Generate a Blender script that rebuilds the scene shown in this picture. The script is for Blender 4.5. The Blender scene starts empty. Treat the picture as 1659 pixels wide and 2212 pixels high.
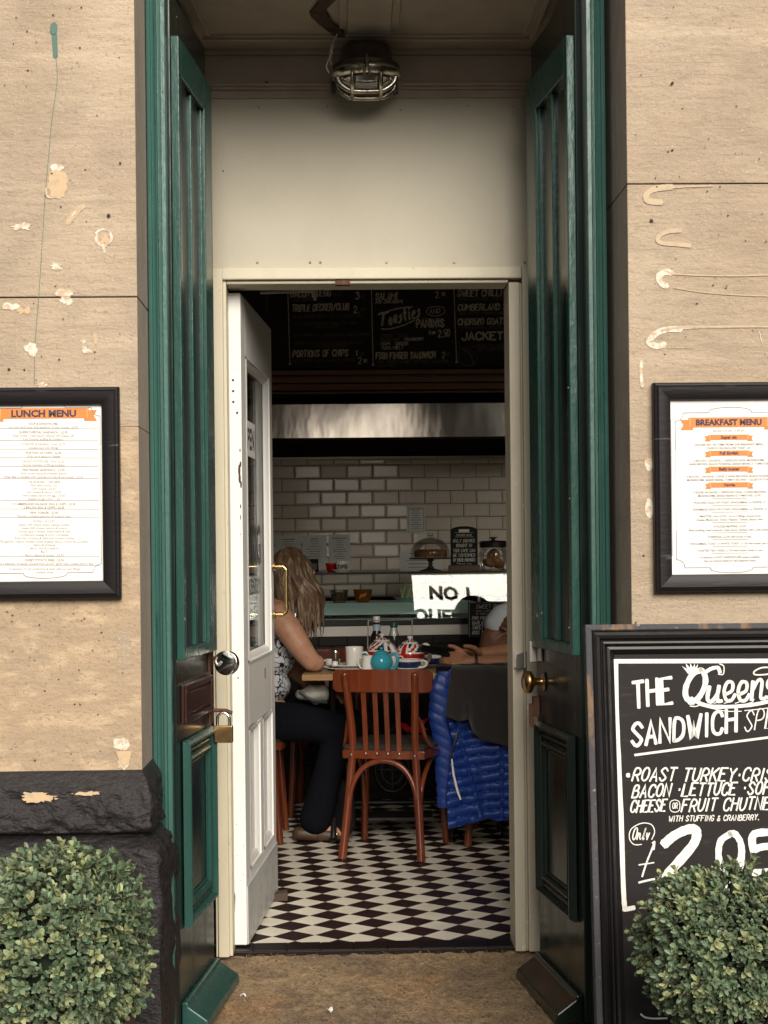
import bpy, math, random
from mathutils import Vector, Matrix, noise
random.seed(7)
S = bpy.context.scene
COL = S.collection
R = math.radians
# ------------------------------------------------------------------ camera
F, CU, CV = 3380.0, 829.5, 1205.0          # focal length and principal point, in 1659 x 2212 units
cd = bpy.data.cameras.new('camera'); cam = bpy.data.objects.new('camera', cd); COL.objects.link(cam)
cd.sensor_fit = 'VERTICAL'; cd.sensor_height = 36; cd.lens = F / 2212 * 36
cd.shift_y = (CV - 1106) / 2212; cd.clip_end = 2000; cd.clip_start = 0.05
EYE = Vector((0, 0, 1.25))
CM = Matrix.Rotation(R(-1.55), 3, 'Z') @ Matrix.Rotation(R(90), 3, 'X') @ Matrix.Rotation(-0.0105, 3, 'Z')
cam.matrix_world = Matrix.Translation(EYE) @ CM.to_4x4()
S.camera = cam
def W(u, v, Y):                             # photo position -> world point at depth Y
    d = CM @ Vector(((u - CU) / F, -(v - CV) / F, -1))
    return EYE + d * (Y / d.y)
# ------------------------------------------------------------------ world, sun, exposure
SUN_EL, SUN_AZ = R(29), R(11)              # sun behind the camera, to the right
wd = bpy.data.worlds.new('World'); S.world = wd; wd.use_nodes = True
nt = wd.node_tree; bg = nt.nodes['Background']
sky = nt.nodes.new('ShaderNodeTexSky'); sky.sky_type = 'NISHITA'; sky.sun_disc = False
sky.sun_elevation = SUN_EL; sky.sun_rotation = R(169); sky.air_density = 1.0; sky.dust_density = 2.0; sky.ozone_density = 1.0
hs = nt.nodes.new('ShaderNodeHueSaturation'); hs.inputs['Saturation'].default_value = 0.25
nt.links.new(sky.outputs[0], hs.inputs['Color']); nt.links.new(hs.outputs[0], bg.inputs['Color'])
bg.inputs['Strength'].default_value = 0.07
ld = bpy.data.lights.new('sun', 'SUN'); ld.energy = 2.8; ld.angle = R(38); ld.color = (1, .95, .88)
sun = bpy.data.objects.new('sun', ld); COL.objects.link(sun)
sdir = Vector((math.sin(SUN_AZ) * math.cos(SUN_EL), -math.cos(SUN_AZ) * math.cos(SUN_EL), math.sin(SUN_EL)))
sun.rotation_euler = sdir.to_track_quat('Z', 'Y').to_euler(); sun.location = sdir * 20
vs = S.view_settings
vs.view_transform = 'Standard'; vs.look = 'None'; vs.exposure = 0.6; vs.gamma = 1
try:
    vs.use_white_balance = True; vs.white_balance_temperature = 6900; vs.white_balance_tint = 10
except Exception: pass
# ------------------------------------------------------------------ materials
def mat(name, col, rough=.6, metal=0, layers=(), bump=None, spec=.5, coat=0, trans=0, ior=1.45, emit=None, rvar=None, rand=0, coords='Object', sheen=0):
    """layers: (scale, (sx,sy,sz), lo, hi, colour[, detail]) noise patches of another colour laid over the base"""
    m = bpy.data.materials.new(name); m.use_nodes = True
    n = m.node_tree.nodes; l = m.node_tree.links; b = n['Principled BSDF']
    b.inputs['Roughness'].default_value = rough; b.inputs['Metallic'].default_value = metal
    b.inputs['Specular IOR Level'].default_value = spec; b.inputs['Coat Weight'].default_value = coat
    b.inputs['Transmission Weight'].default_value = trans; b.inputs['IOR'].default_value = ior
    if sheen: b.inputs['Sheen Weight'].default_value = sheen
    if emit: b.inputs['Emission Color'].default_value = (*emit[:3], 1); b.inputs['Emission Strength'].default_value = emit[3]
    tc = n.new('ShaderNodeTexCoord'); co = tc.outputs[coords]
    def nz(scale, st, detail=6, rough_=.6):
        mp = n.new('ShaderNodeMapping'); mp.inputs['Scale'].default_value = st; l.new(co, mp.inputs['Vector'])
        t = n.new('ShaderNodeTexNoise'); t.inputs['Scale'].default_value = scale; t.inputs['Detail'].default_value = detail
        t.inputs['Roughness'].default_value = rough_; l.new(mp.outputs[0], t.inputs['Vector']); return t.outputs[0]
    rgb = n.new('ShaderNodeRGB'); rgb.outputs[0].default_value = (*col, 1); cur = rgb.outputs[0]
    if rand:
        g = n.new('ShaderNodeNewGeometry'); h = n.new('ShaderNodeHueSaturation')
        a = n.new('ShaderNodeMapRange'); a.inputs[3].default_value = 1 - rand; a.inputs[4].default_value = 1 + rand
        l.new(g.outputs['Random Per Island'], a.inputs[0]); l.new(a.outputs[0], h.inputs['Value']); l.new(cur, h.inputs['Color'])
        a2 = n.new('ShaderNodeMapRange'); a2.inputs[3].default_value = .5 + rand * .07; a2.inputs[4].default_value = .5 - rand * .11
        ml = n.new('ShaderNodeMath'); ml.operation = 'MULTIPLY'; ml.inputs[1].default_value = 7.31
        fr = n.new('ShaderNodeMath'); fr.operation = 'FRACT'
        l.new(g.outputs['Random Per Island'], ml.inputs[0]); l.new(ml.outputs[0], fr.inputs[0]); l.new(fr.outputs[0], a2.inputs[0]); l.new(a2.outputs[0], h.inputs['Hue'])
        cur = h.outputs[0]
    for L in layers:
        v = nz(L[0], L[1], L[5] if len(L) > 5 else 6)
        mr = n.new('ShaderNodeMapRange'); mr.inputs[1].default_value = L[2]; mr.inputs[2].default_value = L[3]; l.new(v, mr.inputs[0])
        mx = n.new('ShaderNodeMix'); mx.data_type = 'RGBA'; l.new(mr.outputs[0], mx.inputs[0]); l.new(cur, mx.inputs[6])
        mx.inputs[7].default_value = (*L[4], 1); cur = mx.outputs[2]
    l.new(cur, b.inputs['Base Color'])
    if rvar:
        v = nz(rvar[0], rvar[1]); mr = n.new('ShaderNodeMapRange'); mr.inputs[3].default_value = rvar[2]; mr.inputs[4].default_value = rvar[3]
        mr.inputs[1].default_value = .3; mr.inputs[2].default_value = .7
        l.new(v, mr.inputs[0]); l.new(mr.outputs[0], b.inputs['Roughness'])
    if bump:
        prev = None
        for bp in (bump if isinstance(bump, list) else [bump]):
            v = nz(bp[0], bp[1], 5); bn = n.new('ShaderNodeBump'); bn.inputs['Strength'].default_value = bp[2]; bn.inputs['Distance'].default_value = bp[3]
            l.new(v, bn.inputs['Height'])
            if prev: l.new(prev, bn.inputs['Normal'])
            prev = bn.outputs[0]
        l.new(prev, b.inputs['Normal'])
    return m
I3 = (1, 1, 1)
M = {}
M['stone'] = mat('sandstone', (.46, .368, .272), .92, layers=[
    (4.5, (1, 1, 1.3), .47, .62, (.36, .285, .21)), (13, (1, 1, 1.6), .52, .66, (.37, .30, .23)), (1.1, (1, 1, 1.6), .36, .68, (.36, .275, .195)), (7, (1, 1, 1.5), .5, .70, (.43, .335, .24)), (.9, (1.6, 1, .8), .5, .72, (.54, .43, .315)), (2.0, (.5, .5, 5), .52, .72, (.39, .30, .225)), (2.6, (.35, 1, 13), .58, .70, (.40, .31, .225), 4), (4, (.4, 1, 30), .62, .68, (.33, .25, .18), 4),
    (2.2, (.5, 1, 4), .55, .75, (.58, .465, .345)), (90, I3, .56, .74, (.30, .22, .155)), (38, (1, 1, 1.6), .64, .76, (.33, .25, .18)), (170, I3, .60, .70, (.64, .53, .4))],
    bump=[(60, (1, 1, 1.5), .6, .006), (7, (.6, 1, 3), .45, .016), (26, (.8, 1, 1.6), .4, .008), (160, I3, .4, .003)])
M['reveal'] = mat('sandstone_reveal', (.44, .37, .30), .9, layers=[(3, (1, 1, .6), .4, .7, (.34, .275, .22)), (30, (1, 1, .4), .5, .75, (.5, .43, .35)), (120, I3, .6, .72, (.2, .16, .13))], bump=(50, I3, .35, .004))
M['old_stone'] = mat('worn_sandstone', (.42, .31, .208), .95, layers=[(4, (1, 1, 1.2), .42, .66, (.37, .285, .2)), (12, (1, 1, 2), .5, .62, (.52, .39, .26)), (25, (.6, 1, 2), .60, .72, (.27, .20, .145)), (140, I3, .58, .7, (.2, .15, .11))],
    bump=[(14, (.7, 1, 2), .55, .012), (80, I3, .6, .006)])
M['joint'] = mat('dark_joint', (.05, .036, .028), .95)
M['plaster'] = mat('plaster_patch', (.70, .64, .54), .9, layers=[(60, I3, .48, .58, (.56, .41, .27)), (25, I3, .55, .65, (.5, .4, .29))], bump=(90, I3, .4, .004))
M['orange_stone'] = mat('bare_stone_patch', (.60, .43, .27), .95, layers=[(45, I3, .48, .62, (.50, .38, .26))], bump=(90, I3, .4, .003))
M['faint_stone'] = mat('faint_scraped_stone', (.55, .43, .30), .95, layers=[(50, I3, .5, .65, (.47, .37, .27))])
M['green_drip'] = mat('green_paint_drip', (.09, .17, .14), .7)
M['plinth'] = mat('black_masonry_paint', (.022, .019, .02), .5, layers=[(30, I3, .6, .75, (.045, .04, .042))], bump=[(45, (1, 1, 1.5), .9, .012), (160, I3, .5, .004)], spec=.5)
GL = [(14, (1, 1, .25), .55, .75, (.06, .155, .132)), (70, (1, 1, .4), .70, .74, (.16, .2, .17)), (40, (1, 1, .12), .6, .75, (.014, .06, .052))]
M['green'] = mat('green_gloss_paint', (.042, .122, .103), .3, layers=GL, bump=[(24, (1, 1, .12), .35, .005), (7, I3, .25, .008), (110, (1, 1, .5), .3, .003)], spec=.55, rvar=(9, (1, 1, .3), .2, .42))
M['green_shaded'] = mat('shaded_green_gloss_paint', (.020, .070, .058), .24, layers=[(14, (1, 1, .25), .55, .75, (.028, .088, .074)), (70, (1, 1, .4), .71, .745, (.16, .2, .17))], bump=[(24, (1, 1, .12), .35, .005), (7, I3, .25, .008), (110, (1, 1, .5), .3, .003)], spec=.55, rvar=(9, (1, 1, .3), .15, .36))  # casing green darkened: shade on the sideways door faces put into the colour
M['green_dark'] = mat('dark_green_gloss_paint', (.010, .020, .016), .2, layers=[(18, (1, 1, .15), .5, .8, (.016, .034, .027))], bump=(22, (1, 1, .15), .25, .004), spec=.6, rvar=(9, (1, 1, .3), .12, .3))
M['slate'] = mat('dark_slate_paint', (.026, .036, .038), .35, bump=(30, (1, 1, .1), .2, .003))
M['brown_panel'] = mat('dark_brown_paint', (.035, .014, .01), .3, bump=(30, I3, .15, .003))
M['cream'] = mat('cream_gloss_paint', (.60, .545, .41), .42, layers=[(6, (1, 1, .4), .5, .75, (.53, .475, .355)), (55, (1, 1, .5), .66, .74, (.40, .345, .25))], bump=[(22, (1, 1, .3), .45, .004), (70, I3, .25, .002)])
M['cream_worn'] = mat('worn_cream_paint', (.52, .475, .375), .45, layers=[(6, (1, 1, .4), .5, .75, (.44, .40, .31)), (40, (1, 1, .5), .64, .7, (.68, .61, .42)), (60, (1, 1, .5), .70, .74, (.2, .16, .12))], bump=[(22, (1, 1, .3), .5, .004), (70, I3, .25, .002)])
M['board'] = mat('painted_board', (.50, .46, .36), .5, layers=[(3, I3, .4, .7, (.46, .42, .325)), (120, (1, 1, 1), .7, .76, (.3, .26, .2))], bump=[(5, (1, 1, .6), .25, .01), (120, I3, .12, .002)])
M['soffit'] = mat('soffit_paint', (.46, .385, .31), .55, layers=[(8, I3, .45, .7, (.39, .32, .255))], bump=(40, I3, .2, .003))
M['white'] = mat('white_gloss_paint', (.80, .79, .76), .35, layers=[(9, (1, 1, .4), .55, .8, (.74, .72, .68)), (45, (1, 1, .5), .70, .745, (.25, .2, .17))], bump=(26, (1, 1, .3), .2, .003))
M['plate'] = mat('scuffed_kick_plate', (.62, .63, .61), .4, layers=[(7, (1, 1, 1.6), .5, .7, (.42, .45, .46)), (26, (1, 1, .5), .58, .7, (.3, .33, .35))], metal=.25)
M['chip'] = mat('chipped_wood', (.07, .045, .035), .9)
M['black_frame'] = mat('black_painted_wood', (.009, .007, .008), .45, spec=.3, layers=[(16, (.25, 1, 3), .67, .74, (.09, .095, .11), 3)], bump=(40, (.3, 1, 2), .25, .003))
M['board_frame'] = mat('chipped_black_frame', (.009, .0075, .008), .33, spec=.35, layers=[(30, (1, 1, .5), .66, .72, (.16, .11, .06))], bump=(30, (1, 1, .3), .35, .004))
M['board_edge'] = mat('chipped_board_edge', (.06, .06, .068), .8, layers=[(15, (1, 1, .35), .56, .64, (.20, .125, .075)), (60, I3, .63, .7, (.45, .3, .17))], bump=(50, I3, .6, .006))
M['chalkboard'] = mat('chalkboard', (.017, .0135, .014), .65, spec=.25, layers=[(9, (1.5, 1, 6), .6, .74, (.034, .029, .029), 3)], bump=(60, (1, 1, .3), .1, .002))
M['chalkboard_in'] = mat('menu_chalkboard', (.008, .0055, .005), .7)
M['lettering'] = mat('white_paint_lettering', (.76, .75, .70), .7, layers=[(50, (1, 1, 1.8), .56, .74, (.5, .485, .45))])
M['chalk'] = mat('chalk_lettering', (.50, .46, .38), .9, layers=[(60, I3, .5, .7, (.22, .2, .16))])
M['chalk_dim'] = mat('faded_chalk_lettering', (.13, .10, .075), .9, layers=[(60, I3, .5, .7, (.05, .04, .03))])
M['paper'] = mat('white_paper', (.80, .785, .75), .55)
M['ink'] = mat('grey_ink', (.22, .19, .19), .7)
M['title_ink'] = mat('dark_title_ink', (.05, .045, .07), .7)
M['orange'] = mat('orange_print', (.72, .225, .055), .6)
M['orange_lt'] = mat('pale_orange_print', (.85, .5, .27), .6)
M['mat'] = mat('coir', (.46, .31, .185), 1, layers=[(5, I3, .42, .62, (.30, .21, .135)), (3, I3, .52, .68, (.54, .32, .16)), (70, I3, .55, .7, (.58, .43, .28)), (110, I3, .56, .66, (.06, .04, .027))], rand=.45, bump=[(200, I3, 1, .012), (40, I3, .6, .012)])
M['pave'] = mat('paving', (.09, .083, .076), .9, layers=[(4, I3, .4, .7, (.07, .064, .06))], bump=(60, I3, .4, .004))
M['tile_w'] = mat('glazed_wall_tile', (.86, .75, .65), .14, layers=[(3, I3, .4, .7, (.80, .68, .58))], spec=.5)
M['grout'] = mat('dark_grout', (.018, .009, .006), .9)
M['tile_b'] = mat('black_glazed_tile', (.010, .006, .005), .42, spec=.3)
M['dark_int'] = mat('dark_interior_paint', (.022, .010, .007), .8)
M['beam'] = mat('brown_beam_paint', (.17, .085, .05), .5, bump=(20, (.1, 1, 3), .3, .004))
M['steel'] = mat('brushed_steel', (.66, .61, .55), .16, metal=1, bump=(1.3, (1, 1, .35), .22, .03), rvar=(3, (1, 1, .4), .1, .24))
M['steel2'] = mat('plain_steel', (.52, .49, .45), .45, metal=.7)
M['chrome'] = mat('chrome', (.75, .73, .7), .12, metal=1)
M['lamp_metal'] = mat('aged_chrome', (.62, .57, .49), .25, metal=1, layers=[(30, I3, .5, .65, (.2, .16, .12))])
M['lamp_body'] = mat('dark_bronze_metal', (.11, .085, .068), .42, metal=.5, bump=(40, I3, .2, .003))
M['brass'] = mat('old_brass', (.42, .27, .12), .3, metal=1, layers=[(20, I3, .45, .65, (.25, .15, .07))])
M['brass_lt'] = mat('bright_brass', (.62, .44, .2), .24, metal=1)
M['rust'] = mat('rusty_iron', (.10, .045, .028), .75, metal=.3, layers=[(60, I3, .5, .7, (.16, .08, .05))])
M['iron'] = mat('black_cast_iron', (.012, .009, .008), .45)
M['dark_glass'] = mat('ribbed_lamp_glass', (.10, .085, .07), .12, trans=.35)
M['wire'] = mat('white_cable', (.55, .53, .48), .6)
M['bare'] = mat('bare_laths', (.10, .06, .042), .9, layers=[(20, I3, .5, .65, (.045, .02, .013))], bump=(40, I3, .8, .01))
M['wood_red'] = mat('red_mahogany', (.17, .036, .012), .28, layers=[(9, (1, 1, .12), .42, .68, (.10, .019, .008)), (50, (1, 1, .06), .5, .7, (.22, .055, .018))], coat=.35)
M['wood_table'] = mat('butcher_block_oak', (.40, .235, .105), .32, layers=[(8, (.3, 6, 3), .4, .65, (.30, .155, .065)), (40, (.1, 5, 5), .5, .7, (.45, .29, .15))])
M['cushion'] = mat('grey_seat_pad', (.032, .028, .026), .55, layers=[(9, I3, .5, .7, (.06, .055, .05))])
M['china'] = mat('white_china', (.80, .78, .73), .14, spec=.55)
M['china_blue'] = mat('turquoise_glaze', (.035, .33, .42), .1, spec=.6)
M['china_navy'] = mat('navy_glaze', (.018, .035, .12), .12, layers=[(25, (.4, .4, 2), .5, .7, (.04, .08, .22))])
M['china_red'] = mat('red_glaze', (.50, .018, .012), .1, spec=.6)
M['navy'] = mat('dark_navy_glaze', (.012, .013, .03), .12)
M['sauce'] = mat('brown_sauce_glass', (.022, .008, .006), .08)
M['label'] = mat('pale_blue_label', (.42, .52, .62), .5)
M['green_cap'] = mat('green_cap', (.012, .09, .035), .4)
M['hair'] = mat('dark_blonde_hair', (.155, .092, .05), .42, layers=[(22, (1, 1, .07), .42, .6, (.09, .05, .028)), (50, (1, 1, .05), .52, .68, (.34, .235, .145))], bump=(55, (1, 1, .05), .5, .006))
M['hair_dark'] = mat('dark_hair', (.02, .014, .012), .5)
M['skin'] = mat('pale_skin', (.50, .265, .17), .5, layers=[(30, I3, .5, .75, (.42, .20, .125))])
M['skin_tan'] = mat('tanned_skin', (.36, .165, .092), .5, layers=[(25, I3, .5, .75, (.27, .115, .06))])
M['skin_dark'] = mat('brown_skin', (.17, .072, .038), .5, layers=[(25, I3, .5, .75, (.12, .048, .025))])
M['jeans'] = mat('dark_denim', (.004, .004, .007), .95, spec=.15, layers=[(200, I3, .5, .7, (.008, .008, .012))], bump=(20, (1, 1, .4), .4, .006))
M['shoe'] = mat('brown_shoe', (.07, .04, .02), .45)
M['shirt'] = mat('pale_blue_cotton', (.55, .58, .64), .85, bump=(14, I3, .5, .01))
M['puffer'] = mat('blue_nylon', (.010, .042, .23), .4, spec=.6, bump=[(60, (2.6, 1, .35), .3, .006)])
M['cardigan'] = mat('charcoal_wool', (.026, .020, .018), .95, bump=[(300, I3, .6, .003), (6, (2, 1, .5), .4, .02)], sheen=.2)
M['leather'] = mat('black_leather', (.014, .012, .014), .35, bump=(30, I3, .5, .006))
M['red_cloth'] = mat('red_ribbon', (.48, .012, .01), .6)
M['phone'] = mat('black_glass', (.01, .01, .011), .1)
M['amber'] = mat('amber_glass', (.75, .27, .04), .05, trans=.75, ior=1.4)
M['bread'] = mat('baked_crust', (.34, .15, .05), .7, layers=[(30, I3, .45, .65, (.13, .05, .02)), (60, I3, .6, .7, (.5, .33, .16))], bump=(40, I3, .8, .01))
M['veg'] = mat('pale_celery', (.55, .60, .32), .5)
M['teal_shelf'] = mat('pale_green_glass_edge', (.50, .66, .62), .18, layers=[(10, (.3, 1, 2), .4, .7, (.40, .56, .53))])
M['wood_dark'] = mat('brown_wood', (.10, .045, .02), .5)
M['pot'] = mat('terracotta_planter', (.12, .06, .045), .7, layers=[(12, I3, .45, .65, (.07, .04, .032))])
M['pot2'] = mat('black_metal_planter', (.02, .02, .022), .3, metal=.4)
M['leaf'] = mat('box_leaf', (.115, .165, .095), .42, rand=.5, spec=.4)
M['leaf_y'] = mat('young_box_leaf', (.26, .30, .15), .42, rand=.3, spec=.4)
M['twig'] = mat('box_twig', (.045, .035, .02), .9)
M['pale_wall'] = mat('pale_room_paint', (.76, .68, .57), .8, layers=[(4, I3, .45, .7, (.7, .62, .51))])
M['bag'] = mat('grey_cotton_bag', (.20, .19, .17), .9, layers=[(9, (1, 1, 4), .45, .55, (.33, .32, .29))])
M['opp'] = mat('added_terrace_stone', (.22, .18, .14), .9, layers=[(.6, (1, 1, 3), .4, .7, (.17, .14, .11))])
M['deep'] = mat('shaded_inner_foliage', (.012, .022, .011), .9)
def glass(name, tint, refl, rough=.02):
    m = bpy.data.materials.new(name); m.use_nodes = True; n = m.node_tree.nodes; l = m.node_tree.links; n.remove(n['Principled BSDF'])
    t = n.new('ShaderNodeBsdfTransparent'); t.inputs[0].default_value = (*tint, 1)
    g = n.new('ShaderNodeBsdfGlossy'); g.inputs['Roughness'].default_value = rough
    lw = n.new('ShaderNodeLayerWeight'); lw.inputs[0].default_value = .35
    mr = n.new('ShaderNodeMapRange'); mr.inputs[3].default_value = refl; mr.inputs[4].default_value = .7; l.new(lw.outputs['Fresnel'], mr.inputs[0]); mr.inputs[1].default_value = .3
    mx = n.new('ShaderNodeMixShader'); l.new(mr.outputs[0], mx.inputs[0]); l.new(t.outputs[0], mx.inputs[1]); l.new(g.outputs[0], mx.inputs[2])
    l.new(mx.outputs[0], n['Material Output'].inputs[0]); return m
M['glass'] = glass('clear_glass', (.97, .98, .97), .05)
M['glass_case'] = glass('counter_glass', (.95, .97, .96), .06, .012)
M['glass_win'] = glass('window_glass', (.93, .95, .94), .08)
M['glass_green'] = glass('green_door_glass', (.25, .3, .28), .22, .08)
# checker floor and printed top
def checker_mat():
    m = mat('black_and_white_floor_tiles', (.5, .5, .5), .4, spec=.3, bump=(90, I3, .08, .002), rvar=(4, I3, .34, .55)); n = m.node_tree.nodes; l = m.node_tree.links
    tc = n.new('ShaderNodeTexCoord'); mp = n.new('ShaderNodeMapping'); mp.inputs['Rotation'].default_value = (0, 0, R(45 - 4.9)); mp.inputs['Location'].default_value = (.027, -.012, .55)
    ck = n.new('ShaderNodeTexChecker'); ck.inputs['Scale'].default_value = 10
    nz = n.new('ShaderNodeTexNoise'); nz.inputs['Scale'].default_value = 6; nz.inputs['Detail'].default_value = 8
    def mixc(a, b):
        x = n.new('ShaderNodeMix'); x.data_type = 'RGBA'; x.inputs[6].default_value = (*a, 1); x.inputs[7].default_value = (*b, 1); l.new(nz.outputs[0], x.inputs[0]); return x.outputs[2]
    l.new(tc.outputs['Object'], mp.inputs[0]); l.new(mp.outputs[0], ck.inputs['Vector']); l.new(tc.outputs['Object'], nz.inputs['Vector'])
    l.new(mixc((.86, .81, .69), (.58, .53, .43)), ck.inputs['Color1']); l.new(mixc((.020, .009, .009), (.032, .017, .016)), ck.inputs['Color2'])
    l.new(ck.outputs[0], n['Principled BSDF'].inputs['Base Color']); return m
M['checker'] = checker_mat()
def floral_mat():
    m = mat('white_top_with_black_flower_outlines', (.6, .62, .66), .85); n = m.node_tree.nodes; l = m.node_tree.links
    tc = n.new('ShaderNodeTexCoord'); v = n.new('ShaderNodeTexVoronoi'); v.feature = 'DISTANCE_TO_EDGE'; v.inputs['Scale'].default_value = 26
    nz = n.new('ShaderNodeTexNoise'); nz.inputs['Scale'].default_value = 14
    ad = n.new('ShaderNodeMix'); ad.data_type = 'RGBA'; ad.inputs[0].default_value = .12; l.new(tc.outputs['Object'], ad.inputs[6]); l.new(nz.outputs[1], ad.inputs[7]); l.new(tc.outputs['Object'], nz.inputs[0])
    l.new(ad.outputs[2], v.inputs['Vector'])
    mr = n.new('ShaderNodeMapRange'); mr.inputs[1].default_value = .05; mr.inputs[2].default_value = .085; l.new(v.outputs['Distance'], mr.inputs[0])
    mx = n.new('ShaderNodeMix'); mx.data_type = 'RGBA'; mx.inputs[6].default_value = (.01, .009, .012, 1); mx.inputs[7].default_value = (.62, .64, .68, 1); l.new(mr.outputs[0], mx.inputs[0])
    l.new(mx.outputs[2], n['Principled BSDF'].inputs['Base Color']); return m
M['floral'] = floral_mat()
# ------------------------------------------------------------------ mesh building
class MB:
    def __init__(s): s.v = []; s.f = []; s.m = []
    def add(s, vs_, fs, T=None, mi=0):
        o = len(s.v); s.v += [tuple(T @ Vector(p)) if T is not None else tuple(p) for p in vs_]
        for f in fs: s.f.append(tuple(i + o for i in f)); s.m.append(mi)
        return s
    def box(s, x0, x1, y0, y1, z0, z1, T=None, mi=0):
        if x0 > x1: x0, x1 = x1, x0
        if y0 > y1: y0, y1 = y1, y0
        if z0 > z1: z0, z1 = z1, z0
        return s.add([(x, y, z) for x in (x0, x1) for y in (y0, y1) for z in (z0, z1)], [(0, 1, 3, 2), (4, 6, 7, 5), (0, 4, 5, 1), (2, 3, 7, 6), (0, 2, 6, 4), (1, 5, 7, 3)], T, mi)
    def prism(s, poly, a, b, axis='z', T=None, mi=0):      # polygon (2-D) extruded from a to b along axis
        n = len(poly)
        def mk(p, t): return (p[0], p[1], t) if axis == 'z' else ((t, p[0], p[1]) if axis == 'x' else (p[0], t, p[1]))
        vs_ = [mk(p, a) for p in poly] + [mk(p, b) for p in poly]
        fs = [tuple(range(n)), tuple(range(2 * n - 1, n - 1, -1))] + [(i, i + n, (i + 1) % n + n, (i + 1) % n) for i in range(n)]
        return s.add(vs_, fs, T, mi)
    def tube(s, pts, r, n=10, T=None, mi=0, sq=1.0, close=False):
        pts = [Vector(p) for p in pts]; k = len(pts); rs = r if isinstance(r, (list, tuple)) else [r] * k
        vs_ = []; up = None
        for i, p in enumerate(pts):
            if close: t = (pts[(i + 1) % k] - pts[i - 1]).normalized()
            else: t = (pts[min(i + 1, k - 1)] - pts[max(i - 1, 0)]).normalized()
            if up is None: up = Vector((0, 0, 1)) if abs(t.z) < .9 else Vector((0, 1, 0))
            x = t.cross(up).normalized(); y = x.cross(t).normalized(); up = y
            for j in range(n):
                a = 2 * math.pi * j / n; vs_.append(p + x * (rs[i] * math.cos(a)) + y * (rs[i] * sq * math.sin(a)))
        fs = [(i * n + j, i * n + (j + 1) % n, ((i + 1) % k) * n + (j + 1) % n, ((i + 1) % k) * n + j) for i in range(k if close else k - 1) for j in range(n)]
        if not close: fs += [tuple(range(n - 1, -1, -1)), tuple(range((k - 1) * n, k * n))]
        return s.add(vs_, fs, T, mi)
    def lathe(s, prof, n=28, T=None, mi=0, fn=None, sx=1, sy=1):
        k = len(prof); vs_ = [(p[0] * math.cos(2 * math.pi * j / n) * sx, p[0] * math.sin(2 * math.pi * j / n) * sy, p[1]) for p in prof for j in range(n)]
        for i in range(k - 1):
            for j in range(n):
                pass
        o = len(s.v); s.v += [tuple(T @ Vector(p)) if T is not None else p for p in vs_]
        for i in range(k - 1):
            for j in range(n):
                s.f.append((o + i * n + j, o + i * n + (j + 1) % n, o + (i + 1) * n + (j + 1) % n, o + (i + 1) * n + j))
                s.m.append(fn((j + .5) / n * 2 * math.pi, (prof[i][1] + prof[i + 1][1]) / 2, (prof[i][0] + prof[i + 1][0]) / 2) if fn else mi)
        if prof[0][0] > 1e-6: s.f.append(tuple(o + j for j in range(n - 1, -1, -1))); s.m.append(mi)
        if prof[-1][0] > 1e-6: s.f.append(tuple(o + (k - 1) * n + j for j in range(n))); s.m.append(mi)
        return s
    def ell(s, c, r, n=16, T=None, mi=0, sub=None):
        if not isinstance(r, (tuple, list)): r = (r, r, r)
        k = max(6, n // 2); pr = [(math.sin(math.pi * i / k), -math.cos(math.pi * i / k)) for i in range(k + 1)]
        pr[0] = (1e-5, -1); pr[-1] = (1e-5, 1)
        t = Matrix.Translation(c) @ Matrix.Diagonal((*r, 1))
        return s.lathe(pr, n, (T @ t) if T is not None else t, mi)
    def cap(s, a, ra, b, rb, n=14, T=None):                # tapered capsule
        a = Vector(a); b = Vector(b); d = b - a; L = d.length or 1e-4
        pr = [(max(ra * math.sin(t), 1e-5), -ra * math.cos(t)) for t in [math.pi / 2 * i / 4 for i in range(5)]] + [(max(rb * math.cos(t), 1e-5), L + rb * math.sin(t)) for t in [math.pi / 2 * i / 4 for i in range(5)]]
        t = Matrix.Translation(a) @ d.to_track_quat('Z', 'Y').to_matrix().to_4x4()
        return s.lathe(pr, n, (T @ t) if T is not None else t)
    def chain(s, pts, T=None):                             # [(point, radius), ...]
        for (a, ra), (b, rb) in zip(pts, pts[1:]): s.cap(a, ra, b, rb, T=T)
        return s
    def grid(s, fn, nu, nv, T=None, mi=0, thick=None):
        vs_ = [fn(i / nu, j / nv) for j in range(nv + 1) for i in range(nu + 1)]; w = nu + 1
        fs = [(j * w + i, j * w + i + 1, (j + 1) * w + i + 1, (j + 1) * w + i) for j in range(nv) for i in range(nu)]
        if thick:
            k = len(vs_); vs_ = [Vector(p) for p in vs_] + [Vector(p) + Vector(thick) for p in vs_]
            fs2 = [tuple(q + k for q in reversed(f)) for f in fs]
            ring = [i for i in range(nu)] + [nu + j * w for j in range(nv)] + [nv * w + i for i in range(nu, 0, -1)] + [j * w for j in range(nv, 0, -1)]
            side = [(ring[(q + 1) % len(ring)], ring[q], ring[q] + k, ring[(q + 1) % len(ring)] + k) for q in range(len(ring))]
            fs = fs + fs2 + side
        return s.add(vs_, fs, T, mi)
    def build(s, name, m, parent=None, smooth=0, bevel=0, T=None, mods=()):
        me = bpy.data.meshes.new(name); me.from_pydata(s.v, [], s.f)
        ms = m if isinstance(m, (list, tuple)) else [m]
        for q in ms: me.materials.append(M[q] if isinstance(q, str) else q)
        for p, i in zip(me.polygons, s.m): p.material_index = i
        me.validate(); me.update()
        if smooth:
            for p in me.polygons: p.use_smooth = True
            me.set_sharp_from_angle(angle=R(smooth))
        o = bpy.data.objects.new(name, me); COL.objects.link(o)
        if parent: o.parent = parent
        if T is not None: o.matrix_local = T
        if bevel:
            b = o.modifiers.new('bevel', 'BEVEL'); b.width = bevel; b.segments = 2; b.limit_method = 'ANGLE'; b.angle_limit = R(40)
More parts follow.
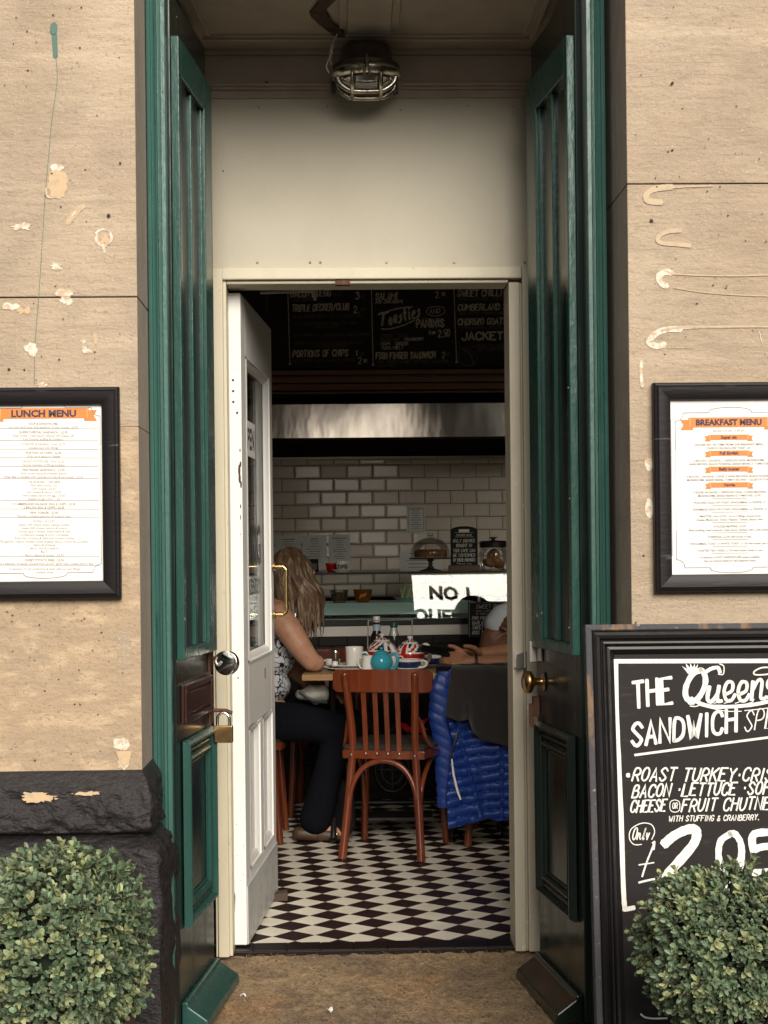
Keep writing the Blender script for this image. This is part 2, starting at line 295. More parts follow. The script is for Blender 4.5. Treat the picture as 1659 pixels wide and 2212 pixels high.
        for q in mods:
            md = o.modifiers.new(q[0].lower(), q[0])
            for k_, v_ in q[1].items(): setattr(md, k_, v_)
        return o
def tag(o, label, cat, group=None, kind=None):
    if kind: o['kind'] = kind
    else:
        o['label'] = label; o['category'] = cat
        if group: o['group'] = group
    return o
def thing(name, label, cat, loc=(0, 0, 0), rz=0, group=None, rot=None):
    o = bpy.data.objects.new(name, None); COL.objects.link(o); o.empty_display_size = .05
    o.location = loc; o.rotation_euler = rot or (0, 0, rz); return tag(o, label, cat, group)
def dup(root, loc, rz, label):                             # a copy of a thing, its parts and their sub-parts
    def cp(o, par):
        c = o.copy(); COL.objects.link(c)
        if par: c.parent = par
        for ch in list(o.children): cp(ch, c)
        return c
    c = cp(root, None); c.location = loc; c.rotation_euler = (0, 0, rz); c['label'] = label; return c
REMESH = lambda v, it=3: [('REMESH', dict(mode='VOXEL', voxel_size=v, use_smooth_shade=True)), ('SMOOTH', dict(factor=.5, iterations=it))]
def TZ(x, y, z, rz=0, rx=0, ry=0): return Matrix.Translation((x, y, z)) @ Matrix.Rotation(rz, 4, 'Z') @ Matrix.Rotation(ry, 4, 'Y') @ Matrix.Rotation(rx, 4, 'X')
def cr(pts, n=6, close=False):                             # Catmull-Rom through points
    P = [Vector(p) for p in pts]; k = len(P); out = []
    rng = range(k if close else k - 1)
    for i in rng:
        a, b, c, d = (P[(i - 1) % k], P[i], P[(i + 1) % k], P[(i + 2) % k]) if close else (P[max(i - 1, 0)], P[i], P[i + 1], P[min(i + 2, k - 1)])
        for j in range(n):
            t = j / n; out.append(.5 * ((2 * b) + (c - a) * t + (2 * a - 5 * b + 4 * c - d) * t * t + (3 * b - a - 3 * c + d) * t ** 3))
    if not close: out.append(P[-1])
    return out
# ------------------------------------------------------------------ lettering
_tc = {}
def ftext(mb, body, size, x, z, y, align='CENTER', shear=0, bold=0, sx=1, rot=0, mi=0, T=None):   # printed text on a plane facing -y
    key = (body, align, shear, round(bold / size, 3))
    if key not in _tc:
        c = bpy.data.curves.new('t', 'FONT'); c.body = body; c.align_x = align; c.shear = shear; c.offset = bold / size; c.resolution_u = 2; c.fill_mode = 'FRONT'
        o = bpy.data.objects.new('t', c); me = bpy.data.meshes.new_from_object(o)
        _tc[key] = ([tuple(v.co) for v in me.vertices], [tuple(p.vertices) for p in me.polygons]); bpy.data.objects.remove(o); bpy.data.curves.remove(c); bpy.data.meshes.remove(me)
    vs_, fs = _tc[key]; ca, sa = math.cos(rot), math.sin(rot)
    mb.add([(x + (p[0] * sx * ca - p[1] * sa) * size, y, z + (p[0] * sx * sa + p[1] * ca) * size) for p in vs_], fs, T, mi)
G = {'A': '00 39 60;13 53', 'B': '00 09 49 58 56 45 05;45 64 62 50 00', 'C': '67 59 29 07 02 20 50 62', 'D': '00 09 39 67 62 30 00', 'E': '60 00 09 69;05 45', 'F': '00 09 69;05 45',
     'G': '67 59 29 07 02 20 50 62 64 34', 'H': '00 09;60 69;05 65', 'I': '30 39', 'J': '69 62 40 20 02', 'K': '00 09;69 04;25 60', 'L': '09 00 60', 'M': '00 09 34 69 60', 'N': '00 09 60 69',
     'O': '29 07 02 20 40 62 67 49 29', 'P': '00 09 49 67 65 44 04', 'Q': '29 07 02 20 40 62 67 49 29;32 60', 'R': '00 09 49 67 65 44 04;34 60', 'S': '67 49 29 07 16 53 62 40 20 02', 'T': '30 39;09 69',
     'U': '09 02 20 40 62 69', 'V': '09 30 69', 'W': '09 20 36 40 69', 'X': '00 69;09 60', 'Y': '09 35 69;35 30', 'Z': '09 69 00 60', '1': '17 39 30', '2': '07 29 49 67 65 00 60',
     '3': '08 29 49 67 56 35;35 55 63 61 40 20 01', '4': '50 59 03 63', '5': '69 19 15 45 64 62 40 10 01', '6': '58 39 06 02 20 40 62 64 45 05', '7': '09 69 20', '8': '35 16 18 29 49 58 56 35 13 11 20 40 51 53 35',
     '9': '65 44 24 06 07 29 49 67 63 20', '0': '29 07 02 20 40 62 67 49 29', '£': '67 49 29 27 21 00 60;05 45', '.': '30 31', ',': '31 20', '*': '34 35', '-': '14 54', '/': '00 69', '(': '49 26 23 40', ')': '29 46 43 20',
     "'": '39 37', '&': '60 17 28 48 47 02 10 30 63', 'a': '45 25 03 01 20 42;45 41 50', 'e': '03 43 45 25 03 01 20 50', 'i': '25 21 40;27 28', 'l': '01 37 39 28 21 30 51', 'm': '05 00;03 25 33 30;33 55 63 60', 'n': '05 00;02 25 44 41 60',
     'o': '25 03 01 20 40 43 25', 'r': '05 00;03 25 45', 's': '45 24 14 43 42 20 00', 't': '28 21 40;05 45', 'u': '05 01 20 40 55;55 51 60', 'y': '05 02 22 45;45 20', 'f': '58 48 28 20;05 45', 'x': '05 40;00 45'}
ROUND = set('BCDGJOPQRSU0235689£&aelnosuymrtf')
_w = {'I': 2.2, '1': 3.4, '.': 2.2, ',': 2.2, "'": 2, '*': 3, 'M': 7.6, 'W': 8, '(': 3.4, ')': 3.4, 'i': 3.6, 'l': 4, 't': 4.6, 'r': 5, 's': 5, 'a': 5.4, 'e': 5.4, 'o': 5, 'u': 6, 'n': 6, 'm': 7}
_eps = [0]
def ribbon(mb, pts, w, y, mi=0, T=None, taper=.75):        # brush stroke in the xz plane facing -y
    _eps[0] = (_eps[0] + 1) % 40; y = y - _eps[0] * .00004
    P = [Vector((p[0], p[1])) for p in pts]
    if len(P) < 2: return
    d0 = (P[0] - P[1]).normalized() * w * .35; d1 = (P[-1] - P[-2]).normalized() * w * .35
    P = [P[0] + d0] + P + [P[-1] + d1]; vs_ = []; k = len(P)
    for i, p in enumerate(P):
        a = P[max(i - 1, 0)]; b = P[min(i + 1, k - 1)]; t = (b - a).normalized(); nn = Vector((-t.y, t.x))
        ww = w * .5 * (taper if i in (0, k - 1) else 1) * random.uniform(.92, 1.08)
        if 0 < i < k - 1:
            t1 = (p - a).normalized(); cs = max(.55, math.sqrt(max(0, (1 + t1.dot((b - p).normalized())) / 2))); ww /= cs
        vs_ += [(p.x + nn.x * ww, y, p.y + nn.y * ww), (p.x - nn.x * ww, y, p.y - nn.y * ww)]
    mb.add(vs_, [(2 * i + 1, 2 * i, 2 * i + 2, 2 * i + 3)[::-1] for i in range(k - 1)], T, mi)
def chaikin(p, n=2):
    for _ in range(n):
        q = [p[0]]
        for a, b in zip(p, p[1:]): q += [tuple(.75 * a[i] + .25 * b[i] for i in (0, 1)), tuple(.25 * a[i] + .75 * b[i] for i in (0, 1))]
        p = q + [p[-1]]
    return p
def brush(mb, s, x, z, h, y, w=None, rot=0, shear=.15, track=1.45, width=None, mi=0, T=None, align='L'):   # hand-painted text: left/baseline at x, z
    tot = sum((_w.get(c, 6.0) if c != ' ' else 3.2) + 1.7 * track for c in s); k = h / 9; kx = k if width is None else width / tot
    if align == 'C': x -= tot * kx / 2
    w = w or h * .13; ca, sa = math.cos(rot), math.sin(rot); cx = 0
    for c in s:
        if c == ' ': cx += 3.2 + 1.7 * track; continue
        cw = _w.get(c, 6.0); g = G.get(c) or G.get(c.upper(), '30 31'); jz = random.uniform(-.35, .35); sc = cw / 6 if c not in "I.,'*1()" else 1
        ox = cx - (3 - cw / 2 if c in "I.,'*1()" else 0)
        for st in g.split(';'):
            p = [(int(q[0]), int(q[1])) for q in st.split()]
            if c in ROUND: p = chaikin(p)
            pts = []
            for (a, b) in p:
                lx = (ox + a * sc) * kx + b * k * shear; lz = (b + jz) * k
                pts.append((x + lx * ca - lz * sa, z + lx * sa + lz * ca))
            ribbon(mb, pts, w, y, mi, T)
        cx += cw + 1.7 * track
    return tot * kx
# ================================================================== the setting
def Wz(u, v, z):
    d = CM @ Vector(((u - CU) / F, -(v - CV) / F, -1)); return EYE + d * ((z - EYE.z) / d.z)
YS, YC, YD, YF = 3.92, 4.13, 4.21, 4.93        # stone face, casing face, outer doors, door frame
MB().box(-60, 60, -60, 4.9, -.2, -.06).build('pavement', 'pave')['kind'] = 'structure'
MB().box(-3.4, 4.2, 4.995, 9.4, -.12, 0).build('floor', 'checker')['kind'] = 'structure'
MB().box(-3.4, 4.2, 5.08, 9.4, 3.15, 3.25).build('ceiling', 'pale_wall')['kind'] = 'structure'
# row of black tiles along the threshold
b = MB(); b.box(-.42, .58, 4.978, 5.087, -.06, .0022); x = -.40; k = 0
while x < .56: b.box(x, min(x + .104, .56), 4.985, 5.085, .001, .0045 + .0004 * (k % 3)); x += .107; k += 1
tag(b.build('threshold_strip', 'tile_b', bevel=.001), 'row of black tiles along the doorway edge between the coir mat and the checked floor', 'tile strip')
# coir mat
random.seed(3)
b = MB(); nx, ny = 120, 60
b.grid(lambda s, t: (-.56 + 1.34 * s, 3.8 + 1.175 * t, -.045 + .035 * t + .007 * noise.noise(Vector((s * 40, t * 26, 0))) + .003 * noise.noise(Vector((s * 120, t * 90, 3)))), nx, ny)
for i in range(8000):                                       # loose fibres
    x, y = random.uniform(-.5, .66), random.uniform(3.9, 4.96); a = random.uniform(0, 6.28); L = random.uniform(.008, .03)
    p = Vector((x, y, -.038 + .035 * (y - 3.8) / 1.175)); q = p + Vector((math.cos(a) * L, math.sin(a) * L, random.uniform(-.002, .006))); w = Vector((-math.sin(a), math.cos(a), 0)) * random.uniform(.0005, .0012)
    b.add([p - w, p + w, q + w, q - w], [(0, 1, 2, 3)])
tag(b.build('door_mat', 'mat', smooth=60), 'worn brown coir mat filling the recess in front of the tiled threshold', 'mat')
for (u, v, r, lb) in ((712, 2183, .010, 'largest pale leaf scrap on the coir mat, near its front'), (345, 2152, .007, 'pale leaf scrap on the mat beside the left weatherboard'), (790, 2062, .009, 'pale curled scrap on the mat close to the threshold')):
    p = Wz(u if u > 400 else 525, v, -.02); b = MB(); b.grid(lambda s, t: ((s - .5) * 2.4 * r, (t - .5) * r * 1.6 * (1.1 - abs(s - .5)), .006 * math.sin(3 * s) + .003 * math.cos(5 * t)), 6, 4, thick=(0, 0, .001))
    o = b.build('leaf_scrap', 'paper'); o.location = p; o.rotation_euler.z = u; tag(o, lb, 'litter', 'scraps on the mat')
# ---------------------------------------------------------------- sandstone front of the cafe
fac = thing('sandstone_building', 'weathered tan sandstone front of the cafe around the doorway, with black painted base', 'building', (0, YS, 0))
IV = Matrix.Translation((0, -YS, 0))
def blocks(name, x0, x1, zs, mats):
    b = MB()
    for k_, ((z0, z1), mi) in enumerate(zip(zip(zs, zs[1:]), mats)):
        f0 = .0002 if mats[k_ - 1] != mi else .0016; f1 = .0002 if k_ + 1 < len(mats) and mats[k_ + 1] != mi else .0016
        b.box(x0, x1, YS, 5.1, z0 + f0, z1 - f1, IV, mi)
    b.box(x0 + .004, x1 - .004, YS + .006, 5.09, zs[0], zs[-1], IV, 3)
    o = b.build(name, ['stone', 'old_stone', 'reveal', 'joint'], fac, bevel=.002)
    for p in o.data.polygons:
        if abs(p.normal.x) > .9 and p.material_index < 2: p.material_index = 2
    return o
zj = lambda v, u=150: W(u, v, YS).z
XL = W(300, 1000, YS).x; XR = W(1361, 1000, YS).x
left = blocks('stone_pier', -1.55, XL, [-.06, zj(1668), zj(922, 280), zj(642), zj(-330)], [1, 1, 0, 0])
right = blocks('stone_pier', XR, 1.30, [-.03, zj(1830, 1500), zj(397, 1450), zj(-430, 1450)], [1, 0, 0])
b = MB(); b.box(XL, XR, YS, 5.1, 3.05, zj(-330), IV); b.box(-4.5, 4.5, YS, 5.1, zj(-330), 4.6, IV); b.box(-4.5, -3.3, YS, 5.1, -.03, zj(-330), IV); b.box(3.6, 4.5, YS, 5.1, -.03, zj(-330), IV)
b.box(-3.3, -1.55, YS, 5.1, -.03, .5, IV); b.box(1.30, 3.6, YS, 5.1, -.03, .5, IV); b.box(-3.3, -1.55, YS, 5.1, 3.0, zj(-330), IV); b.box(1.30, 3.6, YS, 5.1, 3.0, zj(-330), IV)
b.build('upper_wall', 'stone', fac)
# black rock-faced plinth
def plinth(x0, xe, sgn, v0, v1):
    za, zb = zj(v0), zj(v1)
    prof = [(0, za + .004), (.012, za - .002), (.035, za - .03), (.042, za - .045), (.05, za - .09), (.05, zb + .03), (.044, zb + .012), (.02, zb + .004), (.018, zb - .002), (.05, zb - .014), (.075, zb - .03), (.082, zb - .05), (.085, zb - .15), (.088, .25), (.088, -.06)]
    P = cr([(0, d, z) for d, z in prof], 5)
    def fn(s, t):
        q = P[min(int(t * (len(P) - 1) + .5), len(P) - 1)]; d, z = q.y, q.z
        L1 = abs(xe - x0); tot = L1 + .30; a = s * tot
        if a < L1: x, y, nx, ny = x0 + sgn * (a + .6 * d * a / L1), YS - d, 0, -1
        else: x, y, nx, ny = xe + sgn * d * .6, YS - d + (a - L1) * (1 + d / .3) , sgn, 0
        rough = .013 * max(0, min(1, (d - .03) / .02))
        n = noise.noise(Vector((x * 26, y * 26, z * 34))) * rough + noise.noise(Vector((x * 70, y * 70, z * 90))) * rough * .55 + noise.noise(Vector((x * 9, y * 9, z * 12))) * rough * .8
        return (x + nx * n, y + ny * n - YS, z)
    b = MB(); b.grid(fn, 190, len(P) - 1); return b.build('plinth', 'plinth', fac, smooth=70)
pl = plinth(-1.55, XL, 1, 1668, 1803); plinth(1.30, XR, -1, 1830, 1960)
# patches of filler, drips, pits on the stone: thin layers of real paint and plaster
def blob(mb, u, v, ru, rv, mi=0, jag=.25, y=YS - .0015, n=34, hole=0):
    c = W(u, v, YS); sx = ru / F * YS; sz = rv / F * YS; ph = random.uniform(0, 50); ring = []
    for i in range(n):
        a = 2 * math.pi * i / n; r = 1 + jag * (noise.noise(Vector((math.cos(a) * 1.5 + ph, math.sin(a) * 1.5, ph))) + .8 * noise.noise(Vector((math.cos(a) * 5 + ph, math.sin(a) * 5, 0))))
        ring.append((c.x + sx * r * math.cos(a), y - YS, c.z + sz * r * math.sin(a)))
    if hole: 
        inner = [(c.x + (p[0] - c.x) * hole, p[1], c.z + (p[2] - c.z) * hole + sz * .1) for p in ring]
        mb.add(ring + inner, [(i, i + n, (i + 1) % n + n, (i + 1) % n) for i in range(n)], None, mi)
    else: mb.add(ring, [tuple(range(n - 1, -1, -1))], None, mi)
def streak(mb, pts, w, mi=0, y=YS - .0012):
    q = [W(u, v, YS) for u, v in pts]; ribbon(mb, [(p.x, p.y) for p in cr([(p.x, p.z, 0) for p in q], 5)], w / F * YS, y - YS, mi, taper=.3)
PM = ['plaster', 'orange_stone', 'stone', 'faint_stone']
def patch(fn, *a, **k):
    q = MB(); fn(q, *a, **k); return q.build('plaster_patch', PM, fac)
random.seed(11); kk = 0
for (u, v, ru, rv, mi, jag) in ((125, 398, 21, 33, 1, .3), (122, 362, 15, 8, 0, .3), (46, 490, 17, 7, 0, .9), (122, 576, 12, 9, 0, .7), (140, 634, 17, 9, 0, .4), (142, 647, 12, 8, 0, .6), (152, 652, 8, 7, 0, .8),
    (27, 663, 15, 9, 0, .7), (47, 671, 11, 7, 1, .8), (60, 672, 6, 7, 1, .5), (67, 755, 13, 12, 0, .5), (180, 738, 6, 4, 0, .8), (205, 731, 5, 9, 1, .5), (183, 752, 6, 5, 0, .8), (192, 759, 9, 6, 0, .8), (89, 832, 11, 7, 0, .8),
    (5, 1085, 4, 6, 0, .5), (267, 1395, 18, 30, 2, .35), (270, 1428, 16, 16, 2, .3), (262, 1607, 17, 14, 0, .3), (265, 1650, 12, 12, 0, .6)):
    kk += 1; patch(blob, u, v, ru, rv, mi, jag, y=YS - .0012 - .0002 * (kk % 6))
patch(blob, 224, 514, 19, 20, 0, .15, hole=.7); patch(blob, 226, 517, 11, 11, 1, .6, y=YS - .0022); patch(streak, [(224, 532), (226, 545)], 6, 0)
patch(streak, [(147, 482), (158, 466), (168, 456), (181, 444)], 11, 1); patch(streak, [(150, 478), (164, 456), (180, 446)], 3, 0, YS - .002)
patch(streak, [(100, 408), (102, 424), (112, 428)], 4, 0, YS - .0024)
b = MB(); streak(b, [(117, 54), (118, 85), (120, 122)], 11, 0); streak(b, [(120, 118), (124, 160), (121, 200), (112, 260), (106, 330), (98, 420), (93, 500), (84, 640), (77, 730), (74, 830)], 1.2, 0)
streak(b, [(117, 54), (115, 70)], 15, 0, YS - .0025)
b.build('paint_drip', 'green_drip', fac)
# right-hand side
for (pts, w, mi) in (([(1452, 404), (1416, 408), (1397, 420), (1399, 434), (1428, 437)], 13, 3), ([(1470, 498), (1440, 501), (1422, 512), (1425, 524), (1460, 528), (1490, 531)], 9, 3), ([(1418, 409), (1480, 404), (1540, 402)], 3, 3),
    ([(1452, 590), (1436, 588), (1423, 598), (1428, 612), (1440, 618)], 13, 0), ([(1450, 592), (1510, 595), (1600, 596), (1659, 594)], 3, 3), ([(1455, 622), (1520, 632), (1600, 638), (1659, 640)], 2, 3),
    ([(1470, 712), (1440, 712), (1415, 722), (1402, 740), (1420, 748), (1436, 744)], 13, 0), ([(1428, 714), (1470, 707), (1540, 706), (1659, 706)], 4, 3), ([(1440, 712), (1500, 709), (1580, 708)], 2, 0), ([(1386, 780), (1384, 805), (1387, 834)], 7, 0),
    ([(1440, 752), (1500, 752)], 1.5, 3), ([(1640, 716), (1645, 740)], 2, 0)): patch(streak, pts, w, mi, YS - .0012 - .0003 * mi)
patch(blob, 1402, 1003, 9, 15, 0, .2); patch(blob, 1402, 1098, 9, 20, 0, .2)
b = MB()
for (u, v, r) in ((115, 33, 2), (382, 37, 2), (173, 104, 2), (352, 200, 2), (482, 370, 2), (132, 447, 2), (53, 799, 2), (235, 467, 4), (20, 540, 1), (92, 968, 1), (83, 1058, 2), (335, 1070, 1), (260, 353, 2.5), (22, 893, 0.5), (1452, 325, 2.4), (1407, 477, 4), (1452, 180, 3), (1450, 183, 2), (1505, 656, 2), (1555, 404, 1.6), (1572, 466, 2), (1436, 398, 1), (1480, 600, 1), (1390, 1200, 2), (1373, 1345, 2), (30, 95, 1.5), (210, 250, 1.4), (90, 1170 - 400, 1.5), (128, 972 - 400, 1), (1590, 230, 1.5), (1610, 520, 1.4), (1530, 300, 1.3), (1460, 560, 1.2), (20, 798, 3), (128, 757 + 20, 2)):
    blob(b, u, v, r, r, 0, .4, YS - .003, 12)
for (u, v) in [(random.uniform(5, 290), random.uniform(5, 900)) for _ in range(46)] + [(random.uniform(1370, 1655), random.uniform(5, 810)) for _ in range(40)] + [(random.uniform(5, 290), random.uniform(1300, 1650)) for _ in range(60)]:
    q = random.choice((.7, .9, 1.1, 1.4)); blob(b, u, v, q * random.uniform(.8, 1.8), q, 0, .5, YS - .0032, 9)
b.build('pits', 'joint', fac)['kind'] = 'stuff'
b = MB(); c = W(268, 1638, YS); b.prism([(c.x - .02, c.z + .018), (c.x + .02, c.z + .018), (c.x + .012, c.z - .012), (c.x, c.z - .02), (c.x - .01, c.z - .01)], -.002, -.004, 'y'); b.build('broken_hole', 'orange_stone', fac)
b = MB(); blob(b, 90, 1716, 32, 11, 0, .6, YS - .052); blob(b, 195, 1708, 28, 4, 0, .8, YS - .045); b.build('flaked_patch', 'orange_stone', fac)
# ---------------------------------------------------------------- shop windows either side (outside the frame, they light the room; left one added for that)
for (x0, x1, side, txt) in ((1.30, 3.6, 'right', True), (-3.3, -1.55, 'left', False)):
    t = thing('shop_or_added_window', f'large shop window (left one added to light the room), out of direct view, in the cafe front to the {side} of the doorway', 'window', ((x0 + x1) / 2, 4.62, .5))
    w = (x1 - x0) / 2; b = MB()
    for q in ((-w, -w + .06), (w - .06, w)): b.box(q[0], q[1], -.04, .04, 0, 2.5)
    b.box(-w + .06, w - .06, -.04, .04, 0, .07); b.box(-w + .06, w - .06, -.04, .04, 2.43, 2.5)
    b.build('frame', 'green', t, bevel=.004)
    MB().box(-w + .06, w - .06, -.004, .004, .07, 2.43).build('pane', 'glass_win', t)
    if txt:
        b = MB()
        for (s, zz, xx) in (("NO 1", 1.89, -.86), ("QUEENS", 1.70, -1.0)): ftext(b, s, .15, xx, zz, -.006, 'CENTER' if 0 else 'LEFT', bold=.0075)
        b.build('lettering', 'navy', t)
# ---------------------------------------------------------------- green outer casing with its linings and panelled soffit
cas = thing('green_casing', 'moulded green painted timber casing lining the recessed doorway, with panelled soffit', 'door casing', (0, YC, 0))
prof = [(0, .03), (0, .002), (.002, -.005), (.007, -.007), (.011, -.004), (.0125, .006), (.014, .007), (.019, .0045), (.024, -.001), (.0275, -.003), (.0285, .006), (.0305, .006), (.031, -.001), (.037, -.002), (.0375, .005), (.0395, .005), (.040, -.004), (.049, -.004), (.051, -.002), (.051, .03)]
xl0 = W(324, 1000, YC).x; xr0 = W(1316, 1000, YC).x
for x0, sg in ((xl0, 1), (xr0, -1)):
    b = MB(); b.prism([(x0 + sg * p[0], p[1]) for p in prof], -.06, 3.02); o = b.build('jamb_casing', 'green', cas)
xli, xri = xl0 + .051, xr0 - .051
b = MB(); b.box(xl0, xli - .002, .032, .82, -.06, 3.0); b.box(xri + .002, xr0, .032, .82, -.06, 3.0); b.build('lining', 'slate', cas)
b = MB(); b.prism([(-.007, 3.02), (.03, 3.02), (.03, 3.08), (-.007, 3.08)], xl0, xr0, 'x'); b.build('head_casing', 'green', cas)
b = MB(); b.box(xli - .002, xri + .002, .032, .90, 2.86, 2.95)
b.build('soffit', 'soffit', cas)
b = MB(); zz = 2.86                                           # raised border of the soffit panel
def strip(x0, y0, x1, y1, w, h0, h1):
    d = Vector((x1 - x0, y1 - y0, 0)).normalized(); nn = Vector((-d.y, d.x, 0)) * w / 2; p, q = Vector((x0, y0 - YC, 0)), Vector((x1, y1 - YC, 0))
    vs_ = [p + nn, p - nn, q - nn, q + nn]; b.add([(v.x, v.y, zz - h0) for v in vs_] + [(v.x, v.y, zz - h1) for v in vs_], [(0, 1, 2, 3), (7, 6, 5, 4), (0, 4, 5, 1), (1, 5, 6, 2), (2, 6, 7, 3), (3, 7, 4, 0)])
for off, w, h in ((0, .016, .012), (.026, .009, .008)):
    A, B, C, D = (-.468 + off, 4.20), (-.415 + off, 4.835 - off), (.605 - off, 4.835 - off), (.61 - off, 4.20)
    strip(*A, B[0], B[1] - w, w, -.001, h); strip(*B, *C, w, -.0015, h); strip(*C, *D, w, -.001, h)
b.build('panel_moulding', 'soffit', cas, bevel=.002)
random.seed(5)
poly = [(285, -60), (285, 0), (170, 150), (200, 205), (300, 290), (440, 420), (520, 460), (630, 455), (620, 400), (480, 280), (380, 130), (400, 100), (500, 0), (540, -60)]
P = [Wz((1150 + (x + random.uniform(-9, 9)) / 3.318) / 1.798, (y + random.uniform(-9, 9)) / 3.318 / 1.798, 2.857) for x, y in poly]
b = MB(); b.add([(p.x, p.y - YC, 2.857) for p in P] + [(p.x, p.y - YC, 2.85 + random.uniform(-.004, .004)) for p in P], [tuple(range(len(P), 2 * len(P)))] + [(i, (i + 1) % len(P), (i + 1) % len(P) + len(P), i + len(P)) for i in range(len(P))])
b.build('broken_lath_patch', 'bare', cas)
p0 = Wz(750, 89, 2.82); p1 = Wz(843, 89, 2.82)
b = MB(); b.box(p0.x, p1.x, .06, p0.y - YC, 2.842, 2.859); b.build('lamp_board', 'soffit', cas, bevel=.004)
b = MB(); xa, xb = p0.x, p1.x
for x in (xa - .012, xb + .012): b.box(x - .012, x + .012, .05, p0.y - YC - .02, 2.85, 2.861)
b.build('batten', 'soffit', cas, bevel=.002)
# ---------------------------------------------------------------- frieze, transom panel and cream door frame
fr = thing('door_frame', 'chipped cream painted door frame with blank cream panel above it', 'door frame', (.1, YF, 0))
FI = Matrix.Translation((-.1, -YF, 0)); fx0, fx1 = W(456, 1000, YF).x, W(1158, 1100, YF).x; xi0 = W(493, 1100, YF).x; xi1 = W(1094, 1100, YF).x + .015; xm = W(1131, 1100, YF).x
zh0, zh1 = W(800, 611, YF).z, W(800, 577, YF).z
b = MB()
for q in ((0, 5.06, fx0, fx0 + .006), (-.004, 5.06, fx0 + .008, xi0 - .010), (.010, 5.06, xi0 - .011, xi0)): b.box(q[2], q[3], YF + q[0], q[1], 0, zh1 - .002 + (.0 if q[0] else .001), FI)
b.build('jamb', 'cream', fr, bevel=.003)
b = MB(); b.box(xm + .003, fx1, YF, 5.06, 0, zh1 - .002, FI); b.box(xm - .004, xm + .0025, YF + .012, 5.06, 0, zh0, FI); b.box(xi1, xm - .0045, YF + .006, 5.09, 0, zh0 + .001, FI)
b.build('jamb', 'cream_worn', fr, bevel=.003)
b = MB(); b.box(xi0 - .012, xm + .002, YF - .003, 5.06, zh0 + .012, zh1, FI); b.box(xi0, xi1, YF + .012, 5.06, zh0, zh0 + .0115, FI); b.build('head', 'cream', fr, bevel=.004)
zp1 = W(800, 213, YF + .04).z
b = MB(); b.box(fx0 - .02, fx1 + .03, YF + .04, 5.06, zh1 + .003, zp1, FI); b.build('panel', 'board', fr)
b = MB()
for u in (556, 670, 692, 835, 981, 1133): p = W(u, 567, YF + .04); b.ell((p.x - .1, .037, p.z), (.0035, .002, .0035), 10)
for (u, v) in ((559, 232), (707, 230), (866, 238), (1010, 229), (1108, 231)): p = W(u, v, YF + .04); b.ell((p.x - .1, .038, p.z), (.0028, .002, .0028), 8)
b.build('screw', 'brass', fr)
zc = lambda v: W(800, v, YF + .04).z
b = MB()
for (v0, v1, y) in ((213, 196, YF + .034), (196, 190, YF + .024), (190, 183, YF + .016), (183, 178, YF + .028), (178, 121, YF + .036), (121, 110, YF + .02), (110, 90, YF + .03)): b.box(fx0 - .02, fx1 + .03, y, 5.06, zc(v0) + .0005, zc(v1), FI)
b.build('frieze_moulding', 'soffit', fr, bevel=.002)
b = MB(); p = W(575, 172, YF); b.ell((p.x - .1, .03, p.z), (.007, .004, .004), 8); b.build('nail_hole', 'joint', fr)
# hasps on the right jamb
b = MB(); p = W(1122, 1424, YF); T = Matrix.Translation((p.x - .1, 0, p.z))
b.box(-.017, .002, -.006, .004, -.026, .026, T); b.tube([(.016, -.008, -.026), (.016, -.008, .026)], .006, 10, T)
b.add([(.016, -.012, .024), (.016, -.012, -.020), (-.012, -.030, -.030), (-.012, -.030, .016), (.016, -.009, .024), (.016, -.009, -.020), (-.012, -.027, -.030), (-.012, -.027, .016)], [(0, 1, 2, 3), (7, 6, 5, 4), (0, 4, 5, 1), (1, 5, 6, 2), (2, 6, 7, 3), (3, 7, 4, 0)], T)
b.build('hasp', 'steel2', fr, smooth=40)
# ---------------------------------------------------------------- dim room behind
def wall(name, label, m, *boxes):
    b = MB()
    for q in boxes: b.box(*q)
    return tag(b.build(name, m), label, 'wall')
wall('back_wall_panelling', 'dark upper wall of the cafe above the extractor hood', 'dark_int', (-3.4, 4.2, 9.27, 9.4, 0, 3.15))
wall('side_wall', 'dim side wall of the cafe at the left, out beyond the open white door', 'pale_wall', (-3.5, -3.4, 5.1, 9.4, 0, 3.15))
wall('side_wall', 'dim side wall of the cafe at the right end of the counter', 'pale_wall', (4.2, 4.3, 5.1, 9.4, 0, 3.15))
wall('inner_wall', 'dim inner face of the front wall above and beside the doorway', 'dark_int', (xi1 + .06, 1.3, 5.1, 5.14, 0, 3.15), (-1.55, xi0 - .05, 5.1, 5.14, 0, 3.15), (xi0 - .05, xi1 + .06, 5.1, 5.14, zh1, 3.15), (1.3, 3.6, 5.1, 5.14, 3.0, 3.15), (-3.3, -1.55, 5.1, 5.14, 3.0, 3.15))
# white tiled back wall: bevelled bricks with dark joints
YB = 9.22; tw, th, g = .150, .0752, .0028
b = MB(); b.box(-1.0, 2.2, YB, 9.268, .95, 1.862, None, 1); z1 = 1.858; row = 0; zt = W(850, 1003, YB).z
heights = [zt]; z = zt
b2 = []
def tile(x0, x1, z0, z1):
    bv = .009; d = .007; jx, jz = random.uniform(-.0011, .0011), random.uniform(-.0011, .0011)
    vs_ = [(x0, YB - .001, z0), (x1, YB - .001, z0), (x1, YB - .001, z1), (x0, YB - .001, z1), (x0 + bv, YB - d + jx + jz, z0 + bv), (x1 - bv, YB - d - jx + jz, z0 + bv), (x1 - bv, YB - d - jx - jz, z1 - bv), (x0 + bv, YB - d + jx - jz, z1 - bv)]
    b.add(vs_, [(4, 5, 6, 7), (0, 1, 5, 4), (1, 2, 6, 5), (2, 3, 7, 6), (3, 0, 4, 7)], None, 0)
xo = W(462, 1020, YB).x
rows = [(zt, min(1.86, zt + .032))] + [(zt - (i + 1) * (th + g), zt - i * (th + g) - g) for i in range(10)]
